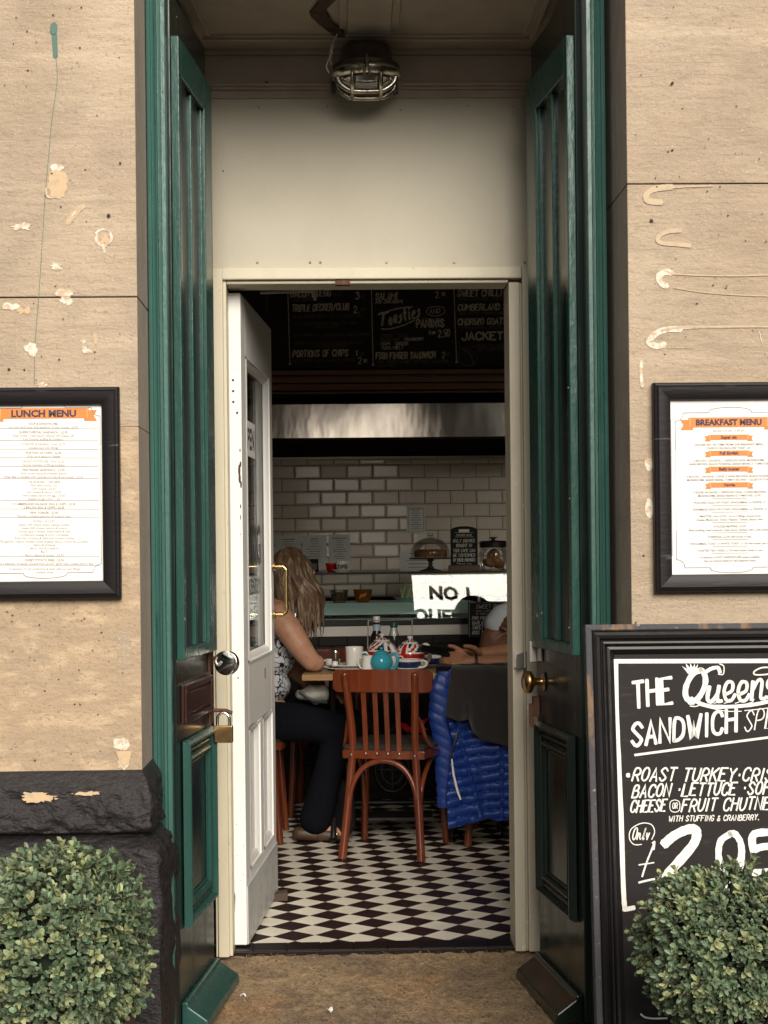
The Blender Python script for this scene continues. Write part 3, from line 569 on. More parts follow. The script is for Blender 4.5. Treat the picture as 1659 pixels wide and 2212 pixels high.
for i, (z0, z1) in enumerate(rows):
    x = xo - .9 + (tw + g) / 2 * ((i + 1) % 2)
    while x < 2.1: tile(x, x + tw, z0, z1); x += tw + g
tag(b.build('tiled_wall', ['tile_w', 'grout']), 'wall of white bevelled brick tiles with dark joints behind the counter', 'wall')

# ---------------------------------------------------------------- the other side of the street (added to block low sky; seen only in reflections)
for (x0, x1, nm, hh) in ((-40, -1.2, 'left', 6.8), (4, 50, 'right', 5)):
    t = thing('added_terrace', f'stone houses added across the street to block low sky, {nm} of the gap', 'building', ((x0 + x1) / 2, -14, -.03)); w = (x1 - x0) / 2
    MB().box(-w, w, -8, 0, 0, hh).build('added_terrace_walls', 'opp', t); n = int(w * 2 / 3.2)
    for i in range(n):
        for z in (.7, 2.9): b = MB(); x = -w + 1.6 + i * 3.2; b.box(x - .55, x + .55, .0, .02, z, z + 1.9); b.build('window', 'dark_glass', t)  # windows of the added terrace
# ================================================================== doors
# outer green doors: local x runs from the hinge (front) to the free edge, y points out of the opening, z up
def leaf(name, label, hinge, free, sgn, m, md):
    dv = Vector((free[0] - hinge[0], free[1] - hinge[1])); Wd = dv.length; rz = math.atan2(dv.y, dv.x)
    t = thing(name, label, 'door', (hinge[0], hinge[1], .005), rz); s = -sgn      # s: local y direction towards the opening
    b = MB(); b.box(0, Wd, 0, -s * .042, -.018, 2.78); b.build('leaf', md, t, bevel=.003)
    # upper shutter: a deep frame with a sunk pane
    z0, z1 = .975, 2.652; xa, xb = .0, Wd - .03; d = .024
    b = MB(); b.box(xa, xa + .03, s * .001, s * d, z0, z1); b.box(xb - .11, xb, s * .001, s * d, z0, z1); b.box(xa + .03, xb - .11, s * .001, s * d, z1 - .10, z1); b.box(xa + .03, xb - .11, s * .001, s * d, z0, z0 + .03)
    b.box(xa + .03, xa + .042, s * .001, s * .016, z0 + .03, z1 - .1); b.box(xb - .124, xb - .11, s * .001, s * .016, z0 + .03, z1 - .1); b.box(xa + .19, xa + .215, s * .001, s * .017, z0 + .031, z1 - .101)
    b.build('shutter', 'green_shaded', t, bevel=.003)
    b = MB(); b.box(xa + .042, xa + .19, s * .0008, s * .006, z0 + .03, z1 - .1); b.box(xa + .215, xb - .124, s * .0008, s * .006, z0 + .03, z1 - .1); b.build('shutter_panel', 'slate' if m == 'green_shaded' else md, t)
    # lower panel with heavy bolection moulding
    x0, x1, z0, z1 = .055, Wd - .035, .24, .752
    def bol(off, w, h, nm=None):
        q = MB(); a0, a1, c0, c1 = x0 + off, x1 - off, z0 + off, z1 - off
        for (p0, p1, o0, o1) in (((a0, c0), (a1, c0), (a0 + w, c0 + w), (a1 - w, c0 + w)), ((a1, c0), (a1, c1), (a1 - w, c0 + w), (a1 - w, c1 - w)), ((a1, c1), (a0, c1), (a1 - w, c1 - w), (a0 + w, c1 - w)), ((a0, c1), (a0, c0), (a0 + w, c1 - w), (a0 + w, c0 + w))):
            k = 5; vs_ = []
            for i in range(k + 1):
                f = i / k; hh = h * math.sin(math.pi * (f * .92 + .04)) + .001
                for e, g_ in ((p0, o0), (p1, o1)): vs_.append((e[0] + (g_[0] - e[0]) * f, s * hh, e[1] + (g_[1] - e[1]) * f))
            q.add(vs_, [(2 * i, 2 * i + 1, 2 * i + 3, 2 * i + 2) for i in range(k)])
        return q
    q = bol(0, .026, .024); r = bol(.026, .018, .011); q.add(r.v, r.f); r = bol(.046, .022, .016); q.add(r.v, r.f); r = bol(.069, .008, .005); q.add(r.v, r.f)
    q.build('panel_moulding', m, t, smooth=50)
    # sloping weatherboard at the foot
    pr = [(s * .001, .052), (s * .016, .052), (s * .020, .040), (s * .072, .004), (s * .076, -.020), (s * .001, -.024)]
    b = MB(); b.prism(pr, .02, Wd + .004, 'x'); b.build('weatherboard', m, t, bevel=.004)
    return t, Wd, s
hl = (W(376, 1000, YD).x, YD); fl = (W(452, 1000, 4.70).x, 4.70)
gl, wl, sl = leaf('outer_door', 'green gloss outer door folded back on the left of the recess, with a small framed brown plate and padlocks at its edge', hl, fl, 1, 'green_shaded', 'green_dark')
hr = (W(1251, 1000, YD).x, YD); fr_ = (W(1156, 1000, 4.70).x, 4.70)
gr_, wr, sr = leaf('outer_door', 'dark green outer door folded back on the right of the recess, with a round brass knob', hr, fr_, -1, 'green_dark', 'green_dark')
gr_['group'] = gl['group'] = 'outer doors of the recess'
s = sl
b = MB(); b.box(.05, wl - .06, s * .001, s * .010, .80, .905); b.box(.08, wl - .10, s * .0105, s * .016, .825, .88)
for q in ((.05, wl - .06, .80, .815), (.05, wl - .06, .89, .905), (.05, .075, .815, .89), (wl - .085, wl - .06, .815, .89)): b.box(q[0], q[1], s * .0105, s * .017, q[2], q[3])
b.build('letter_plate', 'brown_panel', gl, bevel=.002)
for z in (.94, .785):
    b = MB(); b.box(wl - .055, wl - .002, s * .001, s * .006, z - .028, z + .028); b.tube([(wl - .01, s * .004, z + .01), (wl - .004, s * .045, z + .008), (wl - .004, s * .062, z)], .006, 8); b.build('staple', 'rust', gl, smooth=40)
s = sr
b = MB(); b.box(.0, .05, 0, 0, 0, 0) if 0 else None
T = Matrix.Translation((wr - .085, s * .002, .874)) @ Matrix.Rotation(R(-90) * s, 4, 'X')
b.lathe([(r_ * 1.05, z_ * .68) for r_, z_ in [(.026, 0), (.027, .004), (.02, .007), (.011, .008), (.010, .012), (.010, .035), (.016, .045), (.030, .056), (.0335, .070), (.030, .084), (.018, .094), (1e-5, .097)]], 28, T)
b.build('knob', 'brass', gr_, smooth=50)
b = MB(); b.box(wr - .075, wr - .01, s * .001, s * .008, .932, .985); b.box(wr - .03, wr - .012, s * .0085, s * .03, .928, .99); b.box(wr - .012, wr + .004, s * .004, s * .012, .924, .998); b.build('rim_lock', 'steel2', gr_, bevel=.002)
b = MB(); b.box(wr - .03, wr - .008, s * .001, s * .02, .765, .825); b.box(wr - .036, wr - .028, s * .02, s * .034, .735, .805); b.build('staple', 'rust', gr_, bevel=.002)
b = MB()
for (u, v, rr) in ((1145, 1402, .004), (1160, 1402, .003)): pass
for (x, z, r_) in ((wr - .1, 1.07, .006), (wr - .16, 1.08, .005), (.03, 1.05, .004), (.012, 1.4, .003), (.013, 1.7, .003)): b.ell((x, s * .0245, z), (r_, .0012, r_ * .8), 8)
b.build('paint_chips', 'plaster', gr_)
# round lock and brass padlock hanging at the edge of the left door
p = W(490, 1432, 4.64)
t = thing('disc_padlock', 'round shiny steel disc padlock hanging by the cream door jamb', 'padlock', p, R(-18))
T = Matrix.Rotation(R(90), 4, 'X')
b = MB(); b.lathe([(1e-5, -.013), (.03, -.013), (.036, -.010), (.0375, 0), (.036, .010), (.030, .0125), (1e-5, .0135)], 40, T); b.build('body', 'chrome', t, smooth=40)
b = MB(); b.prism([(.036 * math.cos(R(a)), .036 * math.sin(R(a))) for a in range(100, 196, 12)] + [(-.018, .002), (-.012, .022)], -.0145, -.0142, 'y'); b.build('notch', 'iron', t)
b = MB(); b.tube(cr([(-.024, -.011, .018), (-.030, -.012, .006), (-.022, -.013, -.006), (-.012, -.013, .004)], 5), .0045, 8); b.build('shackle', 'steel2', t, smooth=50)
p = W(483, 1585, 4.64)
t = thing('brass_padlock', 'square brass padlock with a steel shackle hanging below the disc lock', 'padlock', p, R(-8))
b = MB(); b.box(-.0275, .0275, -.010, .010, -.026, .024); b.build('body', 'brass', t, bevel=.003)
b = MB(); b.tube([(-.018, 0, .024)] + [(-.018 * math.cos(R(a)), 0, .042 + .020 * math.sin(R(a))) for a in range(0, 181, 15)] + [(.018, 0, .024)], .0042, 10); b.build('shackle', 'chrome', t, smooth=50)
# white glazed inner door, standing open
hx = W(511, 1100, 5.03).x
dl = W(527, 1400, 5.03); far = W(593, 1400, 5.83)
rz = math.atan2(far.y - dl.y, far.x - dl.x); WD = .80
wd_ = thing('glazed_door', 'white panelled door with a tall glass light standing open into the cafe', 'door', (dl.x, 5.03, 0), rz)
TH = .049; zt = 2.105                                        # local: x away from us, y = 0 is the face towards the room, +y the hidden side
def dbox(b, x0, x1, z0, z1, y0=0., y1=TH): b.box(x0, x1, y0, y1, z0, z1)
b = MB(); dbox(b, 0, .10, .012, zt); dbox(b, WD - .10, WD, .012, zt)
gz0, gz1 = .91, 1.915
for (z0, z1) in ((.012, .235), (.70, gz0), (gz1, zt)): dbox(b, .1005, WD - .1005, z0, z1)
dbox(b, WD / 2 - .045, WD / 2 + .045, .2355, .6995)
b.build('leaf', 'white', wd_, bevel=.003)
b = MB()
for x0, x1 in ((.1, WD / 2 - .045), (WD / 2 + .045, WD - .1)):
    dbox(b, x0, x1, .235, .70, .016, TH - .016)
b.build('lower_panel', 'white', wd_)
b = MB()
def mould(x0, x1, z0, z1, w, yb):
    for (p0, p1, o0, o1) in (((x0, z0), (x1, z0), (x0 + w, z0 + w), (x1 - w, z0 + w)), ((x1, z0), (x1, z1), (x1 - w, z0 + w), (x1 - w, z1 - w)), ((x1, z1), (x0, z1), (x1 - w, z1 - w), (x0 + w, z1 - w)), ((x0, z1), (x0, z0), (x0 + w, z1 - w), (x0 + w, z0 + w))):
        vs_ = []; k = 4
        for i, (f, h) in enumerate(((0, -.004), (.22, -.004), (.3, .001), (.7, .006), (1, yb))):
            for e, g_ in ((p0, o0), (p1, o1)): vs_.append((e[0] + (g_[0] - e[0]) * f, h, e[1] + (g_[1] - e[1]) * f))
        b.add(vs_, [(2 * i, 2 * i + 1, 2 * i + 3, 2 * i + 2) for i in range(k)])
for x0, x1 in ((.1, WD / 2 - .045), (WD / 2 + .045, WD - .1)): mould(x0, x1, .235, .70, .035, .0155)
mould(.1, WD - .1, gz0, gz1, .03, .018)
b.build('moulding', 'white', wd_, smooth=35)
MB().box(.101, WD - .101, .021, .026, gz0 + .001, gz1 - .001).build('pane', 'glass', wd_)
MB().box(.004, WD - .004, -.0045, -.001, .014, .20).build('kick_plate', 'plate', wd_)
b = MB(); b.box(-.0015, .0, .006, .036, 1.70, 1.84)
for z in (1.72, 1.755, 1.79, 1.825): b.ell((-.002, .014 + .012 * (z > 1.75), z), (.0015, .004, .004), 8, mi=1)
b.build('hinge', ['white', 'joint'], wd_)
b = MB(); random.seed(4)
for (y, z, ry_, rz_) in ((.006, 1.60, .002, .006), (.005, 1.555, .003, .01), (.009, 1.535, .004, .02), (.008, 1.51, .004, .016), (.004, 1.49, .003, .012), (.006, 1.42, .002, .007), (.007, 1.385, .0015, .009), (.008, 1.33, .001, .004), (.02, .87, .002, .004), (.03, .40, .001, .002), (.008, .33, .001, .002), (.03, .3, .001, .002), (.01, .24, .001, .002), (.02, .22, .001, .002)): b.ell((-.0005, y, z), (.001, ry_, rz_), 8)
b.build('paint_chips', 'chip', wd_)
b = MB(); b.prism([(.049, .235), (.036, .17), (.038, .12), (.049, .13)], -.001, -.003, 'x'); b.build('split_edge', 'chip', wd_)
b = MB(); b.box(.5, .52, -.002, .0, .83, .865); b.build('escutcheon', 'brass', wd_)
b = MB(); zb, zt2 = W(605, 1328, 5.75).z, W(605, 1224, 5.75).z
b.tube(cr([(WD - .045, 0, zt2), (WD - .045, -.035, zt2)], 2) + cr([(WD - .045, -.04, zt2 - .0), (WD - .045, -.052, zt2 - .012), (WD - .045, -.052, zt2 - .03), (WD - .045, -.052, zb + .03), (WD - .045, -.052, zb + .012), (WD - .045, -.04, zb), (WD - .045, -.034, zb)], 4) + [(WD - .045, 0, zb)], .0062, 12)
for z in (zt2, zb): b.lathe([(.017, 0), (.017, .006), (.008, .008)], 16, Matrix.Translation((WD - .045, -.0045, z)) @ Matrix.Rotation(R(90), 4, 'X'))
for z in (zt2 - .026, zb + .026): b.lathe([(.0085, -.007), (.0085, .007)], 12, Matrix.Translation((WD - .045, -.052, z)))
for z in (zt2, zb): b.lathe([(.0085, -.006), (.0085, .006)], 12, Matrix.Translation((WD - .045, -.028, z)) @ Matrix.Rotation(R(90), 4, 'X'))
b.build('pipe_handle', 'brass_lt', wd_, smooth=40)
# stickers on the glass: text runs along local x on the room side
TS = Matrix.Rotation(0, 4, 'Z')
b = MB(); b.box(.16, .46, .0185, .0205, 1.60, 1.72); b.build('open_sign', 'paper', wd_)
b = MB(); ftext(b, 'OPEN', .10, .31, 1.626, .0183, bold=.003); b.build('open_lettering', 'title_ink', wd_)
b = MB(); ftext(b, 'DOG', .19, .40, 1.235, .0195, bold=.006, sx=.9); ftext(b, 'FRIENDLY', .075, .40, 1.13, .0195, bold=.002)
ribbon(b, cr([(.36, 1.45, 0), (.35, 1.52, 0), (.37, 1.57, 0), (.40, 1.545, 0), (.395, 1.47, 0), (.375, 1.455, 0)], 5), .014, .0195)
b.build('glass_lettering', 'slate', wd_)
# door closer: arm at the head, hinged elbow
t = thing('door_closer', 'jointed metal door closer arm under the cream door head', 'door closer', (0, 5.06, zh0))
e = W(680, 629, 5.25); a0 = W(565, 633, 5.55); c = W(742, 609, 5.08); o = Vector((0, 5.06, zh0))
b = MB(); b.tube([a0 - o, e - o], .008, 8, sq=.6); b.build('long_arm', 'steel2', t); b = MB(); b.tube([e - o + Vector((0, -.004, .012)), c - o], .010, 8, sq=.6); b.build('short_arm', 'rust', t)
b = MB(); b.lathe([(.011, -.02), (.012, .02)], 12, Matrix.Translation(e - o)); b.lathe([(.006, -.03), (.006, .026)], 10, Matrix.Translation(e - o)); b.build('elbow', 'steel2', t)
b = MB(); b.box(c.x - .026, c.x + .02, -.125, -.095, -.004, .012); b.build('bracket', 'rust', t)
# brown wedge under the door's far end
p = Wz(600, 1945, 0); t = thing('door_wedge', 'dull brown wooden wedge on the checked floor against the white door', 'door wedge', (p.x, p.y, .0005), R(4))
b = MB(); b.prism([(-.06, .002), (.036, .002), (.036, .034), (-.06, .02)], -.03, .03, 'y'); b.build('wedge', 'chip', t, bevel=.003)
# ================================================================== bulkhead lamp under the soffit
lp = Wz(791, 118, 2.79); LY = 4.84; lx = W(791, 150, LY).x
t = thing('bulkhead_lamp', 'round chrome bulkhead lamp with wire guard fixed under the recess soffit', 'lamp', (lx, LY, 2.82))
b = MB(); b.lathe([(.068, .014), (.074, .010), (.077, 0), (.079, -.012), (.083, -.045), (.098, -.062), (.104, -.066), (.104, -.082), (.1, -.085)], 40); b.build('base', 'lamp_body', t, smooth=35)
b = MB(); b.lathe([(.099, -.0855), (.109, -.087), (.112, -.096), (.110, -.104), (.098, -.118), (.090, -.120), (.088, -.112)], 48); b.build('ring', 'lamp_metal', t, smooth=50)
b = MB(); b.lathe([(.0895, -.113), (.085, -.128), (.068, -.142), (.04, -.150), (1e-5, -.152)], 40)
for i, v in enumerate(b.v): 
    rr = math.hypot(v[0], v[1]); a = math.atan2(v[1], v[0]); k = 1 + .012 * (i % 2); b.v[i] = (v[0] * k, v[1] * k, v[2])
b.build('glass_dome', 'dark_glass', t, smooth=20)
b = MB()
for yy in (-.038, .038):
    xe = math.sqrt(.097 ** 2 - yy * yy)
    pts = cr([(-xe, yy, -.116), (-xe * .94, yy, -.136), (-xe * .72, yy, -.158), (-xe * .42, yy, -.170), (xe * .42, yy, -.170), (xe * .72, yy, -.158), (xe * .94, yy, -.136), (xe, yy, -.116)], 5)
    b.tube(pts, .0095, 10, sq=.62)
for xx in (-.044, .044):
    ye = math.sqrt(.097 ** 2 - xx * xx)
    b.tube(cr([(xx, -ye, -.116), (xx, -ye * .9, -.145), (xx, -.038, -.172), (xx, .038, -.172), (xx, ye * .9, -.145), (xx, ye, -.116)], 5), .0065, 8)
b.build('guard', 'lamp_metal', t, smooth=50)
for a in (-90, 38, 150):
    ca, sa = math.cos(R(a)), math.sin(R(a)); T = Matrix.Translation((.111 * ca, .111 * sa, -.09)) @ Matrix.Rotation(R(a + 90), 4, 'Z')
    b = MB(); b.tube([(0, -.004, .03), (0, -.004, -.02)], .007, 8, T); b.lathe([(.011, -.004), (.012, .010)], 10, T @ Matrix.Translation((0, -.004, .0))); b.tube([(-.007, -.006, -.012), (-.008, -.008, -.05)], .004, 6, T); b.tube([(.007, -.006, -.012), (.008, -.008, -.05)], .004, 6, T); b.tube([(-.008, -.008, -.05), (.008, -.008, -.05)], .004, 6, T)
    b.build('clip', 'lamp_body', t, smooth=50)
for ch in t.children:
    for v in ch.data.vertices: v.co.z *= .80
zz = lambda x, y, Y: W((1150 + x / 3.318) / 1.798, y / 3.318 / 1.798, Y)
pts = cr([zz(530, 440, 4.74), zz(500, 500, 4.74), zz(470, 570, 4.73), zz(455, 650, 4.73), zz(435, 730, 4.73), zz(400, 810, 4.72), zz(392, 870, 4.72), zz(425, 935, 4.74)], 6)
b = MB(); b.tube(pts, .0028, 8); b.tube(cr([zz(470, 570, 4.735), zz(458, 620, 4.735), zz(448, 700, 4.73)], 4), .0058, 8); b.tube(cr([zz(445, 720, 4.73), zz(440, 780, 4.73), zz(455, 830, 4.74)], 4), .0022, 6)
tag(b.build('cable', 'wire', smooth=60), 'thin white cable dangling from the broken soffit to the bulkhead lamp', 'cable')
# ================================================================== framed menus on the stone
KM = YS / 4.15
def shrink(t):
    for ch_ in t.children:
        if ch_.name.split('.')[0] in ('title_banner', 'title', 'menu_text'):
            for v in ch_.data.vertices: v.co.x *= KM; v.co.z *= KM
def frame_menu(name, label, u0, u1, v0, v1, bw, lines, title, tu, tv, kind):
    a, c = W(u0, v0, YS), W(u1, v1, YS); w, h = c.x - a.x, a.z - c.z
    tilt = 0
    t = thing(name, label, 'menu', ((a.x + c.x) / 2, YS - .003, (a.z + c.z) / 2), rot=(0, tilt, 0)); x0, x1, z0, z1 = -w / 2, w / 2, -h / 2, h / 2
    pr = [(0, 0), (0, -.020), (.003, -.025), (.008, -.027), (.0095, -.0245), (.013, -.0265), (bw * .55, -.026), (bw - .002, -.019), (bw, -.013), (bw, 0)]
    b = MB()
    for (p0, p1, o0, o1) in (((x0, z0), (x1, z0), (1, 1), (-1, 1)), ((x1, z0), (x1, z1), (-1, 1), (-1, -1)), ((x1, z1), (x0, z1), (-1, -1), (1, -1)), ((x0, z1), (x0, z0), (1, -1), (1, 1))):
        vs_ = [(e[0] + g_[0] * q[0], q[1], e[1] + g_[1] * q[0]) for q in pr for e, g_ in ((p0, o0), (p1, o1))]
        b.add(vs_, [(2 * i, 2 * i + 1, 2 * i + 3, 2 * i + 2) for i in range(len(pr) - 1)])
    b.build('frame', 'black_frame', t, smooth=30)
    MB().box(x0 + bw - .001, x1 - bw + .001, -.008, -.001, z0 + bw - .001, z1 - bw + .001).build('sheet', 'paper', t)
    return t, (w - 2 * bw) / KM, (h - 2 * bw) / KM
def banner(b, x, z, w, h, fold, y):
    for s_ in (-1, 1):
        q = [(x + s_ * (w / 2 - fold * .55), z - h * .78), (x + s_ * (w / 2 + fold), z - h * .78), (x + s_ * (w / 2 + fold * .62), z - h * .28), (x + s_ * (w / 2 + fold), z + h * .28), (x + s_ * (w / 2 - fold * .55), z + h * .28)]
        b.add([(p[0], y + .0004, p[1]) for p in q], [tuple(range(5)) if s_ > 0 else tuple(range(4, -1, -1))], None, 0)
    b.box(x - w / 2, x + w / 2, y, y + .0002, z - h / 2, z + h / 2, None, 0)
    for s_ in (-1, 1): b.box(x + s_ * (w / 2 - .004) - .0007, x + s_ * (w / 2 - .004) + .0007, y - .0002, y - .0001, z - h / 2 + .001, z + h / 2 - .001, None, 1)
def rule(b, x0, x1, z, y, w=.0011, rot=0): b.add([(x0, y, z - w / 2 - x0 * rot), (x1, y, z - w / 2 - x1 * rot), (x1, y, z + w / 2 - x1 * rot), (x0, y, z + w / 2 - x0 * rot)], [(0, 1, 2, 3)])
def border(b, hw, z0, z1, y, notch=.022, bot=True, top=False):
    lw = .0012; N = notch
    for s_ in (-1, 1):
        ribbon(b, [(s_ * hw, z0 + N), (s_ * hw, z0 + .10)], lw, y, taper=1); ribbon(b, [(s_ * hw, z1 - N), (s_ * hw, z1 - .10)], lw, y, taper=1)
        k = z0 + .105
        while k < z1 - .105: ribbon(b, [(s_ * hw, k), (s_ * hw, k + .0016)], lw, y, taper=1); k += .0045
        for (zz_, d) in ((z0, 1), (z1, -1)):
            ribbon(b, [(s_ * (hw - N + N * math.cos(R(a_))) * 1, zz_ + d * (N * math.sin(R(a_)))) if 0 else (s_ * (hw - N * math.sin(R(a_))), zz_ + d * N * (1 - math.cos(R(a_)) * 0 - (1 - math.cos(R(90 - a_)) ) * 0) * math.cos(R(a_)) ) for a_ in range(0, 91, 15)], lw, y, taper=1)
            ribbon(b, [(s_ * (hw - N), zz_), (s_ * .058, zz_)], lw, y, taper=1)
            ribbon(b, [(s_ * .058, zz_), (s_ * .056, zz_ - d * .004)] + [(s_ * .056 * math.cos(R(a_)), zz_ - d * (.004 + .010 * math.sin(R(a_)))) for a_ in range(0, 91, 15)], lw, y, taper=1)
t, pw, ph = frame_menu('lunch_menu', 'black framed lunch menu with orange banner on the stone left of the doorway', -68, 264, 840, 1292, .0445, 0, 0, 0, 0, 0)
L = """SOUP & SANDWICHES|Our own lentil soup with sandwich of your choice... £3.95|-|QUEEN'S SPECIAL SANDWICH... £2.95|Roast turkey, crispy bacon, lettuce, soft cheese OR|fruit chutney, stuffing & cranberry|-|TOASTIES & PANINIS... from £2.70|Choose your own fillings|-|PORTION OF CHIPS... £2.50|With curry sauce or cheese|-|JACKET POTATOES... from £2.25|Various selection of fillings available|-|FISH FINGER SANDWICH... £2.95|With tartare sauce & shredded lettuce|(Meal deal is available with a portion of chips & can of pop... £4.50|-|1/4lb BURGER - 100% BEEF|Plain with onions... £2|with cheese... £2.50|with cheese & bacon... £2.95|with cheese, bacon and egg... £3.50|Double burgers from ... £4|-|2 CUMBERLAND SAUSAGE, EGG & CHIPS... £3.50|2 BACON, EGG & CHIPS... £3.50|-|NEW YORKER... £2.95|Pastrami, jarlsberg, gherkins & mustard mayo|-|ROMA... all £2.95|Salami, soft cheese, pesto, iceberg, tomato|Sweet chilli chicken, lettuce & tomato|Chorizo, goat's cheese, mixed leaves & salsa|Cumberland sausage & onion marmalade|Roast ham, jarlsberg & salad with tomato chutney|Ploughman's mature cheddar, pickle & apple, lettuce, tomato & cucumber|Salami & jarlsberg|Bacon, brie & cranberry|B.L.T.|Bacon, lettuce & tomato... £2.95|-|SWEET POTATO FRIES... £2.95|With a selection of sauces: Choose from piri-piri, garlic mayo, sweet chilli or bbq|-|A selection of cold sandwiches & salad with our own fillings|available inside""".split('|')
b = MB(); banner(b, 0, ph / 2 - .020, .235, .027, .022, -.0092); b.build('title_banner', ['orange', 'orange_lt'], t)
b = MB(); ftext(b, 'LUNCH MENU', .0245, 0, ph / 2 - .029, -.0098, bold=.0011, sx=1.08); b.build('title', 'title_ink', t)
b = MB(); z = ph / 2 - .046; ROT = .012; nL = sum(1 for q in L if q != '-'); nR = len(L) - nL; st = (ph - .062) / (nL + nR * .55)
for q in L:
    if q == '-': rule(b, -.142, .142, z + .0035, -.0088, .0010, ROT); z -= st * .55
    else: ftext(b, q, .0084, -.002, z - .004, -.0088, sx=.92, rot=-ROT, bold=.00012 if q.isupper() else 0); z -= st
border(b, .147, -ph / 2 + .022, ph / 2 - .006, -.0089)
b.build('menu_text', 'ink', t); shrink(t)
t, pw, ph = frame_menu('breakfast_menu', 'black framed breakfast menu with orange banners hung on the stone right of the doorway', 1407, 1745, 829, 1276, .0445, 0, 0, 0, 0, 0)
L = """S|Super six|CHOOSE ANY SIX ITEMS FROM OUR BREAKFAST MENU|WHICH CAN INCLUDE TOAST...£5|S|Full English|2 BACON, 2 SAUSAGE, 2 GRIDDLED EGGS, MUSHROOMS,|HASH BROWN, BLACK PUDDING, BAKED BEANS or TOMATOES|S|Belly buster|3 BACON, 2 SAUSAGE, 2 EGGS, 2 HASH BROWNS, BLACK PUDDING,|MUSHROOMS, BAKED BEANS, TOMATOES AND 2 SLICES OF TOAST|S|Veggie|2 VEGGIE SAUSAGES, 2 GRIDDLED EGGS, 2 HASH BROWNS,|MUSHROOMS, BAKED BEANS & TOMATOES...£3.95|-|POACHED EGGS ON TOAST (WHOLEMEAL or WHITE)...£|-|SCRAMBLED EGGS ON TOAST (WHOLEMEAL or WHITE)...£|-|OMLETTES...from £3.95 - Up to 3 fillings, choose from|Cheese, Mushroom, Onion, Peppers, Tomato, Bacon, Ham|-|STACKED MUFFINS...£2.95|Black pudding, beef tomatoes, crispy bacon, finished with a soft poached|-|PORRIDGE...£2.50 with honey or jam|-|WHOLEMEAL TOAST or WHITE TOAST...£1.50 with butter, jam or|-|TOASTED TEA CAKES...£1.50 with butter, honey or jam|-|A selection of HOT SANDWICHES always available|See our boards inside for the extensive menu""".split('|')
b = MB(); c = MB(); d = MB(); xo_ = -.004
banner(b, xo_, ph / 2 - .058, .215, .026, .022, -.0092); ftext(c, 'BREAKFAST MENU', .0215, xo_, ph / 2 - .0655, -.0098, bold=.0010)
ftext(d, 'Served 6.30 am - 2.30 pm', .0082, xo_, ph / 2 - .083, -.0088)
z = ph / 2 - .098; i = 0; sp = .0093
while i < len(L):
    q = L[i]
    if q == 'S': banner(b, xo_, z, .110, .0135, .010, -.0092); ftext(c, L[i + 1], .0115, xo_, z - .0038, -.0098, bold=.0004); i += 2; z -= .019; continue
    if q == '-': rule(d, xo_ - .048, xo_ + .048, z + .0015, -.0088, .0011); z -= sp * .95
    else: ftext(d, q, .0079, xo_, z - .003, -.0088, sx=.95, bold=.0001); z -= sp * (1.15 if i + 1 < len(L) and L[i + 1] == 'S' else 1)
    if i + 1 < len(L) and L[i + 1] == 'S': z -= sp * .35
    i += 1
border(d, .147, -ph / 2 + .018, ph / 2 - .032, -.0089); ribbon(d, [(-.158, -ph / 2 + .05), (-.158, ph / 2 - .05)], .0008, -.0088)
b.add(c.v, c.f, None, 2); b.build('title_banner', ['orange', 'orange_lt', 'title_ink'], t); d.build('menu_text', 'ink', t); shrink(t)
# ================================================================== pavement sandwich board
YA = 3.60
tl = W(1262, 1352, YA + .10)
bt = thing('pavement_board', 'big black pavement board with white hand-painted sandwich offer, in a chipped moulded frame', 'sandwich board', (0, 0, 0))
# local frame of the leaning board: x right, y away, z up the slope
foot = Vector((W(1285, 2212, YA).x, YA - .02, -.06)); top = W(1260, 1352, YA + .13)
H = .0; lean = math.atan2(top.y - foot.y, top.z - foot.z); sway = math.atan2(top.x - foot.x, top.z - foot.z)
H = (top - foot).length; bw_ = .70
bt.location = foot; bt.rotation_euler = Matrix((Vector((1, 0, 0)), Vector((0, 1, 0)), Vector((0, 0, 1)))).to_euler()
bt.rotation_euler = (Matrix.Rotation(sway * .75, 3, 'Y') @ Matrix.Rotation(-lean, 3, 'X')).to_euler()
b = MB(); pr = [(0, 0.0), (0, -.035), (.013, -.037), (.016, -.030)]
def fring(b, off, pr, x0, x1, z0, z1):
    for (p0, p1, o0, o1) in (((x0, z0), (x1, z0), (1, 1), (-1, 1)), ((x1, z0), (x1, z1), (-1, 1), (-1, -1)), ((x1, z1), (x0, z1), (-1, -1), (1, -1)), ((x0, z1), (x0, z0), (1, -1), (1, 1))):
        vs_ = [(e[0] + g_[0] * (q[0] + off), q[1], e[1] + g_[1] * (q[0] + off)) for q in pr for e, g_ in ((p0, o0), (p1, o1))]
        b.add(vs_, [(2 * i, 2 * i + 1, 2 * i + 3, 2 * i + 2) for i in range(len(pr) - 1)])
fring(b, 0, pr, 0, bw_, 0, H); b.build('outer_frame', 'board_edge', bt, bevel=.002)
b = MB(); fring(b, .016, [(x_ * 1.22, y_) for x_, y_ in [(0, -.029), (.002, -.033), (.008, -.036), (.014, -.034), (.017, -.028), (.019, -.027), (.0205, -.030), (.024, -.031), (.0255, -.027), (.030, -.022), (.035, -.023), (.038, -.020), (.042, -.016), (.046, -.012), (.046, -.004)]], 0, bw_, 0, H); b.build('moulding', 'board_frame', bt, smooth=35)
MB().box(.055, bw_ - .055, -.013, -.003, .05, H - .05).build('panel', 'chalkboard', bt)
MB().box(.06, bw_ - .06, .03, .05, 0.0, .03).build('back_leg', 'board_frame', bt) if 0 else None
b = MB(); b.tube([(.03, .03, H - .02), (.03, .42, .01 - .0)], .018, 8); b.tube([(bw_ - .03, .03, H - .02), (bw_ - .03, .42, .01)], .018, 8); b.build('back_legs', 'board_frame', bt) if 0 else None
